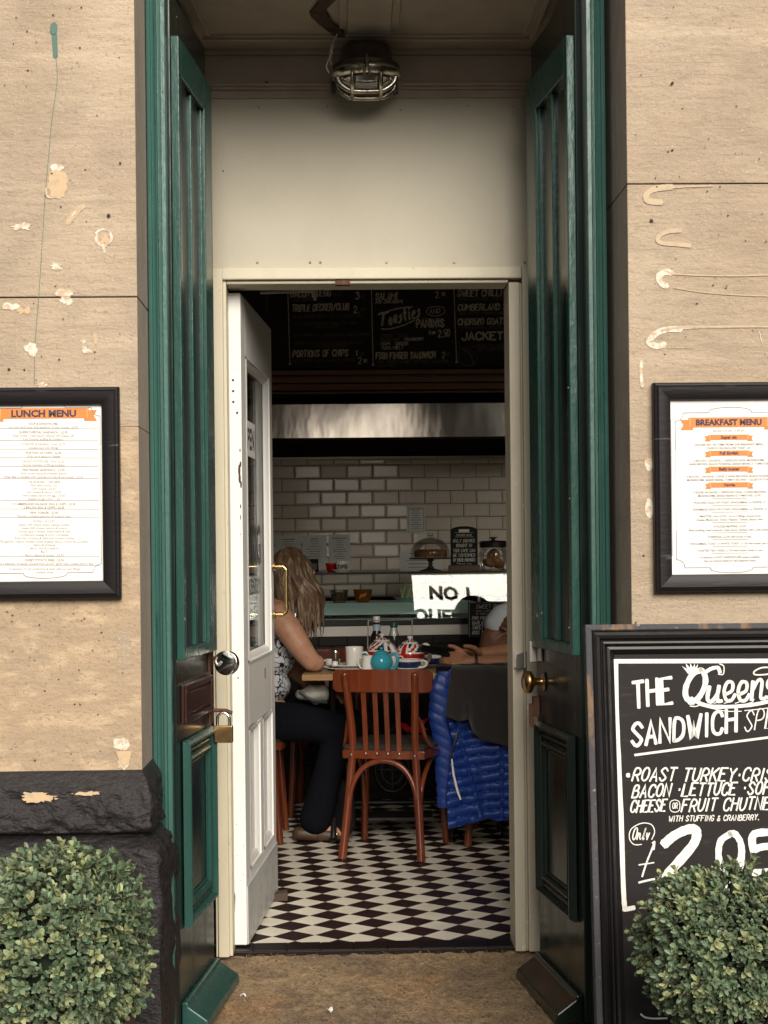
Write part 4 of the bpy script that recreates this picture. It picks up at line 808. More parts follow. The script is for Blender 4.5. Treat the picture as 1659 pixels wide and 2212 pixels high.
# writing, placed in board coordinates from the photograph (linear map of the board face)
BR = bt.rotation_euler.to_matrix()
def Bp(u, v):
    n = BR @ Vector((0, -1, 0)); o = foot + n * .0135; d = CM @ Vector(((u - CU) / F, -(v - CV) / F, -1)); k = (o - EYE).dot(n) / d.dot(n); q = BR.transposed() @ (EYE + d * k - foot); return q.x, q.z
PXM = F / (YA + .05)
def zb(x, y): return (2183 + x / 2.01125) / 1.798, (2300 + y / 2.01125) / 1.798       # crop coordinates of the writing
def bl(b, pts, w, yy=-.0142, sm=True):
    q = [Bp(*zb(*p)) for p in pts]
    if sm and len(q) > 2: q = [(p.x, p.y) for p in cr([(p[0], p[1], 0) for p in q], 6)]
    ribbon(b, q, w / 2.01125 / 1.798 / PXM, yy)
def bt_text(b, s, x0, x1, y0, y1, hh, w, shear=.2, yy=-.0142):       # text from (x0,y0) to (x1,y1): baseline ends
    a, c = Bp(*zb(x0, y0)), Bp(*zb(x1, y1)); L = math.hypot(c[0] - a[0], c[1] - a[1]); r = math.atan2(c[1] - a[1], c[0] - a[0]); k = 1 / 2.01125 / 1.798 / PXM
    brush(b, s, a[0], a[1], hh * k, yy, w * k * .80, r, shear, width=L)
random.seed(21); b = MB()
bl(b, [(400, 540), (1900, 536)], 34, sm=False); bl(b, [(418, 540), (428, 1000), (455, 1600), (478, 2290), (490, 2480)], 38, -.0143); bl(b, [(490, 2478), (560, 2465)], 36, -.0144, False)
bt_text(b, 'THE', 560, 890, 905, 860, 200, 36, .12)
# big script word with crown
bl(b, [(1085, 610), (1020, 640), (970, 730), (965, 810), (1000, 850), (1050, 840), (1100, 770), (1120, 690), (1105, 625), (1080, 608)], 44); bl(b, [(1010, 830), (1060, 860), (1150, 890), (1300, 895), (1480, 880), (1609, 855), (1750, 820)], 30, -.0143)
bl(b, [(1100, 640), (1160, 600), (1215, 590), (1232, 625)], 30, -.0144); bl(b, [(1000, 890), (1040, 893), (1080, 880)], 8); bl(b, [(1080, 885), (1180, 910), (1290, 930), (1400, 930)], 7); bl(b, [(1425, 925), (1500, 918), (1609, 905)], 7)
bl(b, [(1230, 560), (1262, 580), (1258, 640), (1220, 640)], 9)
for dx, dy, w in ((0, 0, 34), ):
    bl(b, [(1150, 740), (1135, 830), (1165, 855), (1210, 800), (1225, 735)], 32, -.0142); bl(b, [(1222, 740), (1212, 845), (1245, 850)], 28, -.0143)
    for x in (1290, 1400): bl(b, [(x - 20, 800), (x + 35, 770), (x + 40, 710), (x, 705), (x - 25, 770), (x - 10, 840), (x + 30, 845), (x + 60, 800)], 27, -.0144)
    bl(b, [(1490, 700), (1478, 840)], 30, -.0142); bl(b, [(1485, 770), (1530, 690), (1560, 700), (1550, 820), (1580, 830)], 27, -.0143)
    bl(b, [(1660, 690), (1615, 690), (1605, 740), (1650, 780), (1640, 825), (1590, 820)], 27, -.0143)
for x in (1180, 1260, 1345, 1450, 1540): bl(b, [(x + 5, 868), (x + 35, 858), (x + 48, 835)], 7, -.0142)
bl(b, [(965, 800), (985, 870), (1030, 880)], 6)
bl(b, [(1640, 590), (1560, 590), (1500, 620), (1510, 645), (1609, 640), (1700, 610), (1640, 590)], 12)
q = [Bp(*zb(x, y)) for x, y in ((985, 640), (935, 575), (975, 600), (965, 555), (1000, 592), (1000, 553), (1022, 590), (1035, 556), (1040, 590), (1062, 560), (1050, 625))]; b.add([(p[0], -.0143, p[1]) for p in q], [tuple(range(len(q)))])
bt_text(b, 'SANDWICH', 545, 1390, 1205, 1085, 175, 34, .18); bt_text(b, 'SPECIAL', 1420, 1960, 1085, 1030, 160, 13, .3)
bl(b, [(570, 1272), (900, 1228), (1609, 1135), (1900, 1100)], 19, sm=False)
bl(b, [(512, 1430), (518, 1430)], 36, sm=False)
bt_text(b, 'ROAST TURKEY*CRISPY', 545, 1790, 1475, 1475, 100, 18, .3); bt_text(b, 'BACON *LETTUCE *SOFT', 545, 1690, 1602, 1572, 95, 18, .3); bt_text(b, 'CHEESE', 530, 815, 1722, 1712, 90, 17, .3); bt_text(b, 'FRUIT CHUTNEY', 930, 1690, 1712, 1695, 95, 17, .3)
bl(b, [(880, 1622), (845, 1640), (845, 1700), (880, 1718), (915, 1700), (915, 1640), (880, 1622)], 7); bt_text(b, 'OR', 862, 905, 1690, 1690, 44, 9, .1)
bt_text(b, 'WITH STUFFING & CRANBERRY.', 830, 1545, 1792, 1778, 42, 9, .25)
bl(b, [(620, 1970), (560, 1970), (525, 1920), (540, 1850), (620, 1805), (695, 1815), (722, 1870), (700, 1930)], 8); bt_text(b, 'Only', 545, 690, 1935, 1930, 90, 13, .3)
bl(b, [(722, 1950), (700, 2010), (660, 2110), (625, 2220)], 14); bl(b, [(600, 2130), (715, 2112)], 11); bl(b, [(705, 1960), (722, 1950), (715, 2010)], 13, -.0143); bl(b, [(600, 2268), (650, 2255), (720, 2240)], 16)
bl(b, [(800, 1965), (870, 1905), (960, 1860), (1030, 1850), (1050, 1890), (1030, 1960), (960, 2050), (870, 2150), (800, 2230), (760, 2280)], 74)
bl(b, [(760, 2300), (900, 2270), (1050, 2260)], 60, -.0143)
bl(b, [(1310, 1890), (1240, 1940), (1220, 2040), (1240, 2130), (1300, 2170), (1370, 2130), (1400, 2040), (1390, 1950), (1350, 1890), (1310, 1885)], 52)
bl(b, [(1405, 2010), (1395, 2130), (1350, 2240), (1290, 2320)], 50, -.0143)
bl(b, [(1700, 1875), (1500, 1890), (1490, 2010)], 60); bl(b, [(1490, 2010), (1600, 1985), (1700, 2020), (1710, 2110), (1640, 2180), (1500, 2190)], 58, -.0144)
def zc2(x, y): return (2183 + x / 2.07375) / 1.798, (3177 + y / 2.07375) / 1.798
for pts, w in (([(635, 1580), (670, 1605), (740, 1615), (845, 1612)], 14), ([(735, 1475), (790, 1540), (830, 1545), (838, 1500)], 26), ([(790, 1385), (770, 1420), (800, 1450), (835, 1450)], 22)):
    qq = [Bp(*zc2(*p)) for p in pts]; ribbon(b, [(p.x, p.y) for p in cr([(p[0], p[1], 0) for p in qq], 6)], w / 2.07 / 1.798 / PXM, -.0142)
b.build('lettering', 'lettering', bt)
# ================================================================== clipped box bushes in planters
def bush(name, label, c, rad, n, seed, planter, pm):
    random.seed(seed)
    t = thing(name, label, 'plant', (c[0], c[1], -.06), 0, 'clipped box bushes either side of the doorway')
    cz = c[2] + .06; rx, ry, rz_ = rad
    def surf(dv):
        k = 1 + .15 * noise.noise(dv * 2.0 + Vector((seed, 0, 0))) + .10 * noise.noise(dv * 5 + Vector((0, seed, 0)))
        e = lambda q: math.copysign(abs(q) ** .80, q)
        return Vector((e(dv.x) * rx * k, e(dv.y) * ry * k, e(dv.z) * rz_ * k)) * .90
    lb, ly, tw_ = MB(), MB(), MB()
    def leaf_(mb, p, d, up, L, w):
        d = d.normalized(); x = d.cross(up); x = x.normalized() if x.length > 1e-4 else Vector((1, 0, 0)); nn = x.cross(d).normalized()
        a = p + d * L * .5 + nn * L * .10; e = p + d * L - nn * L * .05; m1 = p + d * L * .5 + x * w + nn * L * .17; m2 = p + d * L * .5 - x * w + nn * L * .17
        q1 = p + d * L * .85 + x * w * .78 + nn * L * .08; q2 = p + d * L * .85 - x * w * .78 + nn * L * .08; c1 = p + d * L * .85 + nn * L * .03
        mb.add([p, m1, a, m2, q1, c1, q2, e], [(0, 2, 1), (0, 3, 2), (1, 2, 5, 4), (2, 3, 6, 5), (4, 5, 7), (5, 6, 7)])
    for i in range(n):
        while 1:
            dv = Vector((random.gauss(0, 1), random.gauss(0, 1), random.gauss(0, 1))).normalized()
            if dv.y < .45 and dv.z > -.95: break
        depth = 1 - random.gauss(0.03, .09) if i % 5 else random.uniform(.62, .95)
        p = surf(dv) * min(depth, 1.09) + Vector((0, 0, cz)); out = (dv + Vector((0, 0, .35)) + Vector((random.gauss(0, .35), random.gauss(0, .35), random.gauss(0, .35)))).normalized()
        p += out * random.uniform(0, .022)
        side = out.cross(Vector((.3, .2, .9))).normalized(); s2 = out.cross(side)
        young = random.random() < .22 + .25 * noise.noise(dv * 3) and depth > .9; mb = ly if young else lb
        L0 = random.uniform(.022, .034) * (rx / .24)
        for k in range(random.choice((4, 5, 6, 6))):
            a = k * 2.4 + random.uniform(-.3, .3); tilt = .35 + .14 * k
            d = out * math.cos(tilt * 1.1) + (side * math.cos(a) + s2 * math.sin(a)) * math.sin(tilt * 1.1)
            leaf_(mb, p - out * k * .0025, d, out, L0 * random.uniform(.75, 1.1), L0 * random.uniform(.19, .27))
        if i % 3 == 0: tw_.tube([p, p - out * .05 - dv * .02], .0011, 4)
    lb.build('leaves', 'leaf', t); ly.build('young_leaves', 'leaf_y', t)
    tw_.tube([(0, 0, cz - rz_ * 1.3), (0, 0, cz)], .012, 8); tw_.build('twigs', 'twig', t)
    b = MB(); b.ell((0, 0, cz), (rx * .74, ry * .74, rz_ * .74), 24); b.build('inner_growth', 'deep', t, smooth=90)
    return t, cz
cl = W(118, 2040, 3.56); bl_, cz = bush('box_bush', 'round clipped box bush in front of the black plinth on the left', (cl.x, 3.56, cl.z), (.197, .19, .20), 2300, 3, None, None)
cr_ = W(1565, 2046, 3.22); br_, cz2 = bush('box_bush', 'round clipped box bush in front of the pavement board on the right', (cr_.x, 3.22, cr_.z), (.164, .155, .152), 2200, 8, None, None)
def planter(loc, w, h, m, label):
    t = thing('planter', label, 'planter', (loc[0], loc[1], -.06)); b = MB(); w2 = w * .86
    o = [(-w2, -w2, 0), (w2, -w2, 0), (w2, w2, 0), (-w2, w2, 0), (-w, -w, h), (w, -w, h), (w, w, h), (-w, w, h), (-w + .014, -w + .014, h), (w - .014, -w + .014, h), (w - .014, w - .014, h), (-w + .014, w - .014, h), (-w + .014, -w + .014, h - .05), (w - .014, -w + .014, h - .05), (w - .014, w - .014, h - .05), (-w + .014, w - .014, h - .05)]
    f = [(3, 2, 1, 0)] + [(i + k, (i + 1) % 4 + k, (i + 1) % 4 + k + 4, i + k + 4) for k in (0, 4, 8) for i in range(4)] + [(12, 13, 14, 15)]
    b.add(o, f); b.build('tub', m, t, bevel=.004); return t
planter((cl.x + .03, 3.60), .13, cl.z - .21 + .03 + .06, 'pot', 'square brown planter under the left box bush')
planter((cr_.x + .07, 3.16), .15, W(1600, 2200, 3.05).z + .03, 'pot2', 'square black planter under the right box bush')
# ================================================================== inside the cafe
# menu boards, beam and extractor hood along the back
def cz1(x, y): return (900 + x / 1.508) / 1.798, (1050 + y / 1.508) / 1.798
YM = 8.75; pl_, pr_ = -1.0, 1.55; zb0 = W(800, 796, YM).z
mb_ = thing('menu_board', 'wide black chalk menu board high above the hood listing toasties and paninis', 'menu board', (.3, YM, zb0))
MB().box(pl_ - .3, pr_ - .3, 0, .03, 0, .80).build('panel', 'chalkboard_in', mb_)
MI = Matrix.Translation((-.3, -YM, -zb0)); k1 = YM / F / 1.508 / 1.798
def mt(b, s, x0, x1, y0, y1, hh, w, shear=.12):
    p, q = W(*cz1(x0, y0), YM), W(*cz1(x1, y1), YM); L = math.hypot(q.x - p.x, q.z - p.z)
    brush(b, s, p.x, p.z, hh * k1, YM - .0015, w * k1, math.atan2(q.z - p.z, q.x - p.x), shear, width=L, T=MI)
def ml(b, pts, w):
    q = [W(*cz1(*p), YM) for p in pts]; q = [(p.x, p.y) for p in cr([(p.x, p.z, 0) for p in q], 5)] if len(q) > 2 else [(p.x, p.z) for p in q]; ribbon(b, q, w * k1, YM - .0015, T=MI)
random.seed(31); b = MB(); d = MB()
for x0, x1, y in ((327, 341, 548), (817, 828, 552), (1299, 1317, 537)): ml(b, [(x0, 60), (x1, y)], 5); ml(b, [(x1 - 3, y), (x1 + 3, y)], 12)
ml(d, [(204, 60), (206, 260)], 4)
mt(b, 'BACON & EGG', 345, 585, 158, 150, 38, 7); mt(d, '(x2)', 590, 650, 150, 148, 40, 4); mt(b, '3', 725, 752, 168, 167, 40, 7); mt(d, '50', 755, 780, 160, 160, 20, 4); mt(d, 'AND CHIPS', 355, 472, 184, 180, 20, 4)
mt(b, 'TRIPLE DECKER/CLUB', 355, 690, 242, 230, 38, 7); mt(b, '2.', 712, 752, 250, 248, 40, 6); mt(d, '95', 755, 782, 240, 240, 20, 4)
for s_, x0, x1, y in (('ROAST CHICKEN BACON TOMATO ICEBERG MAYO', 360, 775, 278), ('TUNA GRATED CHEDDAR ICEBERG RED ONION', 365, 738, 322), ('SWEET CHUTNEY', 480, 630, 342), ('SOFT CHEESE PESTO MIXED LEAVES TOMATO PEPPERS', 365, 808, 388), ('ROAST HAM RED ONIONS ICEBERG LETTUCE', 370, 768, 436), ('MAYO MILD MUSTARD', 470, 680, 454), ('WITH CURRY SAUCE OR GRATED CHEESE', 367, 725, 538)): mt(d, s_, x0, x1, y, y - 6, 15, 3)
mt(b, 'PORTIONS OF CHIPS', 358, 685, 508, 502, 38, 7); mt(b, '1', 728, 745, 502, 500, 34, 6); mt(d, '50', 752, 778, 498, 498, 18, 4); mt(b, '2', 740, 765, 548, 546, 36, 6); mt(b, '50', 770, 795, 540, 539, 18, 4)
mt(d, 'MATURE CHEDDAR', 832, 1050, 92, 90, 14, 4); mt(b, 'TOMATO - CUCUMBER', 835, 1050, 112, 108, 16, 4); mt(b, 'SALAMI', 842, 975, 172, 168, 38, 7); mt(b, 'AND JARLSBERG', 842, 1005, 194, 190, 17, 4); mt(b, '2.', 1192, 1225, 162, 160, 38, 6); mt(b, '95', 1228, 1252, 150, 149, 20, 5)
mt(b, 'T', 862, 915, 322, 318, 70, 14, .2); mt(b, 'oasties', 922, 1115, 318, 270, 76, 12, .25); ml(b, [(858, 262), (875, 250), (920, 244)], 9); ml(b, [(905, 242), (985, 222), (1060, 214)], 7); ml(b, [(877, 344), (930, 342), (1000, 324), (1068, 294)], 7)
ml(b, [(1195, 212), (1150, 222), (1145, 255), (1195, 268), (1245, 250), (1240, 218), (1195, 212)], 4); mt(b, 'AND', 1158, 1225, 252, 250, 26, 4)
mt(b, 'PANINIS', 1083, 1250, 333, 330, 46, 10, 0); mt(b, 'from', 1155, 1195, 378, 372, 30, 4); mt(b, '2.50', 1208, 1280, 392, 388, 42, 7)
mt(d, 'CHEESE - ONION', 873, 1032, 392, 388, 15, 4); mt(d, 'BACON BRIE', 873, 990, 414, 412, 16, 4); mt(b, 'CRANBERRY', 1010, 1125, 412, 410, 16, 4); mt(b, 'HAM', 873, 928, 438, 438, 18, 4); mt(b, 'CHEESE', 960, 1038, 438, 436, 17, 4); mt(b, 'TUNA MELT', 875, 1010, 464, 460, 18, 4)
mt(b, 'FISH FINGER SANDWICH', 845, 1195, 520, 512, 36, 8); mt(b, '2', 1228, 1252, 512, 512, 34, 6); mt(d, '95', 1256, 1280, 500, 500, 18, 4); mt(d, 'WITH TARTAR SAUCE - LETTUCE. MEAL DEAL', 847, 1275, 545, 537, 15, 4); mt(d, 'AVAILABLE', 855, 960, 566, 562, 13, 3)
mt(d, 'SALAMI, SOFT CHEESE', 1325, 1640, 96, 92, 14, 4); mt(b, 'SWEET CHILLI CHICKEN', 1322, 1760, 154, 146, 36, 7); mt(d, 'WITH LETTUCE  TOMATO', 1330, 1620, 178, 172, 15, 4); mt(b, 'CUMBERLAND SAUSAGE', 1325, 1760, 236, 228, 36, 7); mt(d, 'AND ONION MARMALADE', 1335, 1600, 260, 256, 14, 4); mt(b, 'CHORIZO GOATS CHEESE', 1325, 1770, 320, 312, 36, 7); mt(d, 'MIXED LEAVES  SALSA', 1335, 1580, 344, 338, 15, 4)
mt(b, 'JACKETS', 1348, 1640, 408, 404, 44, 11, 0); mt(d, 'VARIOUS FILLINGS', 1400, 1600, 452, 450, 18, 4); mt(d, 'ASK STAFF FOR', 1435, 1605, 474, 470, 16, 4)
ml(d, [(1370, 452), (1335, 470), (1335, 530), (1380, 558), (1425, 545), (1438, 510), (1400, 465), (1370, 452)], 4); ml(d, [(1350, 455), (1395, 490), (1415, 545)], 10); ml(d, [(1322, 420), (1335, 435), (1330, 455)], 4)
b.add(d.v, d.f, None, 1); b.build('chalk_lettering', ['chalk', 'chalk_dim'], mb_)
b = MB(); zc0 = lambda v: W(800, v, 8.68).z
for (v0, v1, y) in ((797.5, 808, 8.70), (808, 813, 8.72), (813, 826, 8.69), (826, 829, 8.715), (829, 843, 8.67), (843, 846, 8.70), (846, 851, 8.66)): b.box(-1.2, 1.9, y, 8.80, zc0(v1), zc0(v0) - .001)
tag(b.build('beam', 'beam', bevel=.003), 'brown moulded timber beam between the chalk menu board and the steel hood', 'beam')
hd = thing('extractor_hood', 'long brushed steel extractor hood above the tiled wall', 'extractor hood', (.4, 8.5, W(800, 945, 8.5).z)); hz = W(800, 873, 8.5).z - W(800, 945, 8.5).z
b = MB(); n_ = 60
b.grid(lambda s, t: (-1.6 + 3.1 * s, -.005 - .0065 * t + .0022 * noise.noise(Vector((s * 7, t * .6, 2))) , hz * t), n_, 6, thick=(0, .03, 0)); b.build('front_panel', 'steel', hd, smooth=40)
b = MB(); b.box(-1.6, 1.5, .03, .72, hz - .01, hz + .01); b.box(-1.6, 1.5, -.018, .0, -.012, -.001); b.build('canopy', 'dark_int', hd)
tag(MB().box(-1.0, 2.2, 9.205, 9.22, W(800, 991, 9.2).z, W(800, 986, 9.2).z).build('edge_strip', 'steel2', bevel=.001), 'thin steel edging strip along the top of the tiled wall', 'trim')
# ---------------------------------------------------------------- glass counter
DC = 7.0; ct = thing('deli_counter', 'glass fronted deli counter on a base of black glazed brick tiles', 'counter', (.3, 8.1, 0), R(DC))
CX = Matrix.Translation((.3, 8.1, 0)) @ Matrix.Rotation(R(DC), 4, 'Z'); CXI = CX.inverted()
x0, x1 = -1.7, 1.25
b = MB(); b.box(x0, x1, .008, .75, 0, .845, None, 1)
tw2, th2 = .15, .047; r_ = 0; z = .002
while z < .84:
    x = x0 - (r_ % 2) * .075
    while x < x1: b.box(max(x0, x), min(x1, x + tw2 - .003), .001 + random.uniform(0, .001), .0075, z, min(z + th2 - .003, .844)); x += tw2
    z += th2; r_ += 1
b.build('tiled_base', ['tile_b', 'grout'], ct, bevel=.0015)
MB().box(x0, x1, .0, .74, .8455, .9).build('apron', 'steel2', ct, bevel=.003)
MB().box(x0, x1, -.006, .74, .9005, .932).build('deck', 'iron', ct, bevel=.003)
b = MB(); b.box(x0, x1, .012, .72, .9325, .936); b.build('deck_tray', 'teal_shelf', ct)
b = MB(); b.box(x0, .415, .075, .55, 1.008, 1.016); b.grid(lambda s, t: (x0 + (.415 - x0) * s, .073 - .03 * math.sin(t * 1.5), 1.014 - .058 * t), 8, 8, thick=(0, .006, 0)); b.build('shelf', 'teal_shelf', ct, smooth=40)
lean_ = math.tan(R(11))
b = MB(); zA, zB = .934, 1.158; b.prism([(.0, zA), (.006, zA), (.006 + (zB - zA) * lean_, zB), ((zB - zA) * lean_, zB)], x0, x1, 'x'); b.build('front_glass', 'glass_case', ct)
b = MB(); b.box(x0, x1, .034, .60, 1.159, 1.165); b.build('top_glass', 'glass', ct); b = MB(); b.box(x0, x1, .03, .05, 1.1655, 1.176); b.box(x0, x1, .58, .60, 1.1655, 1.176); b.box(x0, x1, .0505, .5795, 1.1725, 1.176, None, 1); b.build('top_rail', ['iron', 'glass'], ct)
for x in (.43, x1 - .02, x0 + .02): 
    b = MB(); b.box(x - .006, x + .006, .058, .07, .936, 1.158); b.build('glass_clip', 'steel2', ct)
def on(u, v, Y, z): p = W(u, v, Y); return (p.x, p.y, z)
GT = lambda n, l, c, p, rz=0, g=None: thing(n, l, c, p, rz, g)
TOP = 1.1765
# cake dome
t = GT('cake_stand', 'glass cake stand with a domed lid over a dark cake on the counter', 'cake stand', on(930, 1230, 8.35, TOP))
b = MB(); b.lathe([(.062, 0), (.058, .006), (.02, .016), (.011, .03), (.011, .05), (.02, .06), (.112, .064), (.116, .07), (.112, .073), (1e-5, .072)], 36); b.build('stand', 'dark_glass', t, smooth=40)
b = MB(); b.lathe([(.104, .074), (.106, .085), (.103, .11), (.09, .14), (.065, .163), (.03, .176), (.012, .179), (.010, .186), (.017, .192), (.015, .202), (1e-5, .205)], 40); b.build('dome', 'glass', t, smooth=60)
t2 = GT('cake', 'round brown fruit cake under the glass dome', 'cake', (t.location.x + .002, t.location.y, TOP + .074)); b = MB(); b.lathe([(.084, 0), (.088, .012), (.086, .034), (.07, .042), (1e-5, .040)], 30)
b.v = [tuple(Vector(p) * (1 + .03 * noise.noise(Vector(p) * 60))) for p in b.v]; b.build('crust', 'bread', t2, smooth=60)
# small chalk notice on its wooden foot
t = GT('counter_sign', 'small black arch-topped sign on a wooden foot saying only drinks bought here be consumed', 'sign', on(1003, 1230, 8.3, TOP))
w = .072; hgt = .245; pts = [(-w, .028)] + [(w, .028)] + [(w, hgt - .03)] + [(w * math.cos(R(a)), hgt - .03 + .022 * math.sin(R(a))) for a in range(15, 180, 15)] + [(-w, hgt - .03)]
b = MB(); b.prism(pts, -.006, .006, 'y'); b.build('board', 'chalkboard_in', t, bevel=.002)
b = MB(); b.box(-.028, .028, -.0068, -.0062, hgt - .040, hgt - .024); b.build('handle_slot', 'tile_w', t, bevel=.0002)
b = MB(); b.prism([(-.035, 0), (.035, 0), (.03, .03), (-.03, .03)], -.083, .083, 'x'); b.build('foot', 'wood_dark', t, bevel=.002)
b = MB(); random.seed(9)
for q, (s_, z) in enumerate((('CUSTOMER NOTICE', .185), ('ONLY DRINKS', .152), ('BOUGHT IN', .127), ('THIS CAFE CAN', .100), ('BE CONSUMED', .075), ('ON THESE PREMISES', .050), ('Thank you', .034))): brush(b, s_, 0, z, .009 if q in (0, 6) else .016, -.0075, .0012 if q in (0, 6) else .0022, 0, .1, width=.085 if q in (0, 2, 6) else .118, align='C')
for z in (.180, .203): ribbon(b, [(-.05, z), (.05, z)], .0012, -.0075)
b.build('chalk_lettering', 'lettering', t)
# biscuit jar
t = GT('biscuit_jar', 'glass jar with black lid holding bread on the counter beside the small sign', 'jar', on(1066, 1232, 8.35, TOP))
b = MB(); b.lathe([(.07, 0), (.078, .01), (.078, .09), (.07, .115), (.065, .118), (.065, .122)], 32); b.build('jar', 'glass', t, smooth=50)
b = MB(); b.lathe([(.074, .122), (.075, .15), (.066, .158), (.012, .16), (.010, .17), (.022, .174), (.022, .178), (1e-5, .179)], 32); b.build('lid', 'iron', t, smooth=40)
for q, (x, z) in enumerate(((-.015, .045), (.022, .04), (0, .075))):
    b = MB(); b.ell((0, 0, 0), (.045, .035, .026), 16); b.v = [tuple(Vector(p) * (1 + .1 * noise.noise(Vector(p) * 40))) for p in b.v]; o = b.build('bread_roll', 'bread', smooth=60); o.location = t.location + Vector((x, 0, z)); o.rotation_euler = (.3, .5 * q, q); tag(o, 'bread roll inside the black lidded jar, seen through the glass', 'bread roll', 'rolls in the jar')
# tips cup, red bowl, card reader
def cup(name, label, cat, loc, r, h, m, rz=0, saucer=None, band=None, group=None):
    t = GT(name, label, cat, loc, rz, group); z0 = .0
    b = MB(); b.lathe([(r * .62, z0), (r * .66, z0 + .002), (r * .9, z0 + h * .45), (r, z0 + h * .97), (r * .985, z0 + h), (r * .95, z0 + h * .97), (r * .84, z0 + h * .4), (r * .5, z0 + .006), (1e-5, z0 + .006)], 32); b.build('bowl', m, t, smooth=50)
    b = MB(); b.tube(cr([(r * .93, 0, h * .85), (r * 1.28, 0, h * .86), (r * 1.48, 0, h * .62), (r * 1.3, 0, h * .32), (r * .82, 0, h * .22)], 6), r * .09, 8); b.build('handle', band or m, t, smooth=60)
    if band: b = MB(); b.lathe([(r * .985, h * .80), (r * 1.012, h * .90), (r * 1.008, h * 1.005), (r * .94, h * 1.0), (r * .93, h * .8)], 32); b.build('rim', band, t, smooth=50)
    return t
def plate(name, label, cat, loc, r, m='china', h=.014, group=None):
    t = GT(name, label, cat, loc, 0, group); b = MB(); b.lathe([(r * .55, 0), (r * .58, .002), (r * .8, h * .5), (r, h), (r * .99, h + .002), (r * .78, h * .5 + .003), (r * .5, .004), (1e-5, .004)], 40); b.build('dish', m, t, smooth=50); return t
p = on(739, 1230, 8.1, TOP); plate('saucer', 'white saucer under the tips cup on the counter', 'saucer', p, .052)
t = cup('tips_cup', 'white cup lettered for tips standing on a saucer on the counter', 'cup', (p[0] + .003, p[1], TOP + .0045), .036, .055, 'china'); b = MB()
brush(b, 'TIPS', -.026, .016, .018, -.0355, .004, 0, .05, width=.052); b.v = [(p_[0], -math.sqrt(max(1e-6, .0352 ** 2 - min(abs(p_[0]), .034) ** 2)) - .001 + (p_[1] + .0355), p_[2]) for p_ in b.v]; b.build('lettering', 'iron', t)
cup('red_bowl', 'small red glazed cup standing behind the tips cup', 'cup', on(717, 1230, 8.22, TOP), .034, .05, 'china_red')
t = GT('card_reader', 'black card machine standing on the counter behind the blonde woman', 'card reader', on(674, 1233, 8.15, TOP), R(12)); b = MB(); b.prism([(-.02, 0), (.02, 0), (.012, .07), (-.004, .072)], -.034, .034, 'x'); b.build('body', 'phone', t, bevel=.004); b = MB(); b.add([(-.025, -.0182, .016), (.025, -.0182, .016), (.025, -.0105, .05), (-.025, -.0105, .05)], [(0, 1, 2, 3)]); b.build('screen', 'slate', t)
# things inside the counter
SH = 1.0165
def bowl(name, label, u, m, fill):
    t = GT(name, label, 'bowl', on(u, 1300, 8.26, SH)); b = MB(); b.lathe([(.030, 0), (.034, .003), (.044, .03), (.050, .066), (.053, .068), (.047, .064), (.041, .03), (.028, .006), (1e-5, .006)], 32); b.build('glass', m, t, smooth=50)
    b = MB(); b.lathe([(.026, .008), (.038, .03), (.043, .05), (1e-5, .056)], 24); b.build('contents', fill, t, smooth=60); return t
bowl('glass_bowl', 'glass bowl of brown relish, left one on the counter shelf', 733, 'glass', 'bread')
t = bowl('glass_bowl', 'amber glass bowl with an orange tag on the counter shelf', 784, 'amber', 'wood_dark'); b = MB(); b.add([(-.022, -.054, .022), (.014, -.053, .034), (.022, -.053, .052), (-.014, -.055, .042)], [(0, 1, 2, 3)]); b.build('tag', 'orange', t)
t = GT('celery_tray', 'pale tray of celery sticks on the counter shelf', 'tray', on(880, 1300, 8.32, SH)); b = MB(); b.lathe([(.05, 0), (.075, .022), (.078, .022), (.05, .004), (1e-5, .004)], 28); b.build('tray', 'teal_shelf', t, smooth=40)
random.seed(2)
for i in range(9):
    x = -.045 + .011 * i; b = MB(); b.tube([(x * .7, .01 * (i % 3) - .01, .012), (x + random.uniform(-.005, .04), .01 * (i % 3), random.uniform(.06, .10))], .0075, 8); b.build('celery_stick', 'veg', t)
t = GT('white_tub', 'round white tub on the lower deck of the glass counter', 'tub', on(876, 1335, 8.3, .9365)); b = MB(); b.lathe([(.032, 0), (.037, .04), (.039, .042), (.034, .038), (.03, .004), (1e-5, .004)], 28); b.build('tub', 'china', t, smooth=40)
t = GT('crinkled_tray', 'long pale crinkled tray on the lower deck behind the blonde woman', 'tray', on(705, 1335, 8.25, .9365), R(6)); b = MB(); b.grid(lambda s, t_: (-.12 + .24 * s, -.05 + .1 * t_, .004 + .016 * abs(2 * t_ - 1) ** 3 + .003 * math.sin(s * 80)), 60, 8, thick=(0, 0, .002)); b.build('tray', 'china', t, smooth=40)
t = GT('price_card', 'small cream card stuck on the counter apron', 'card', tuple(CX @ Vector((-.42, -.0015, .872)))); t.rotation_euler.z = R(DC); b = MB(); b.box(-.022, .022, -.001, 0, -.018, .018); b.build('card', 'paper', t)
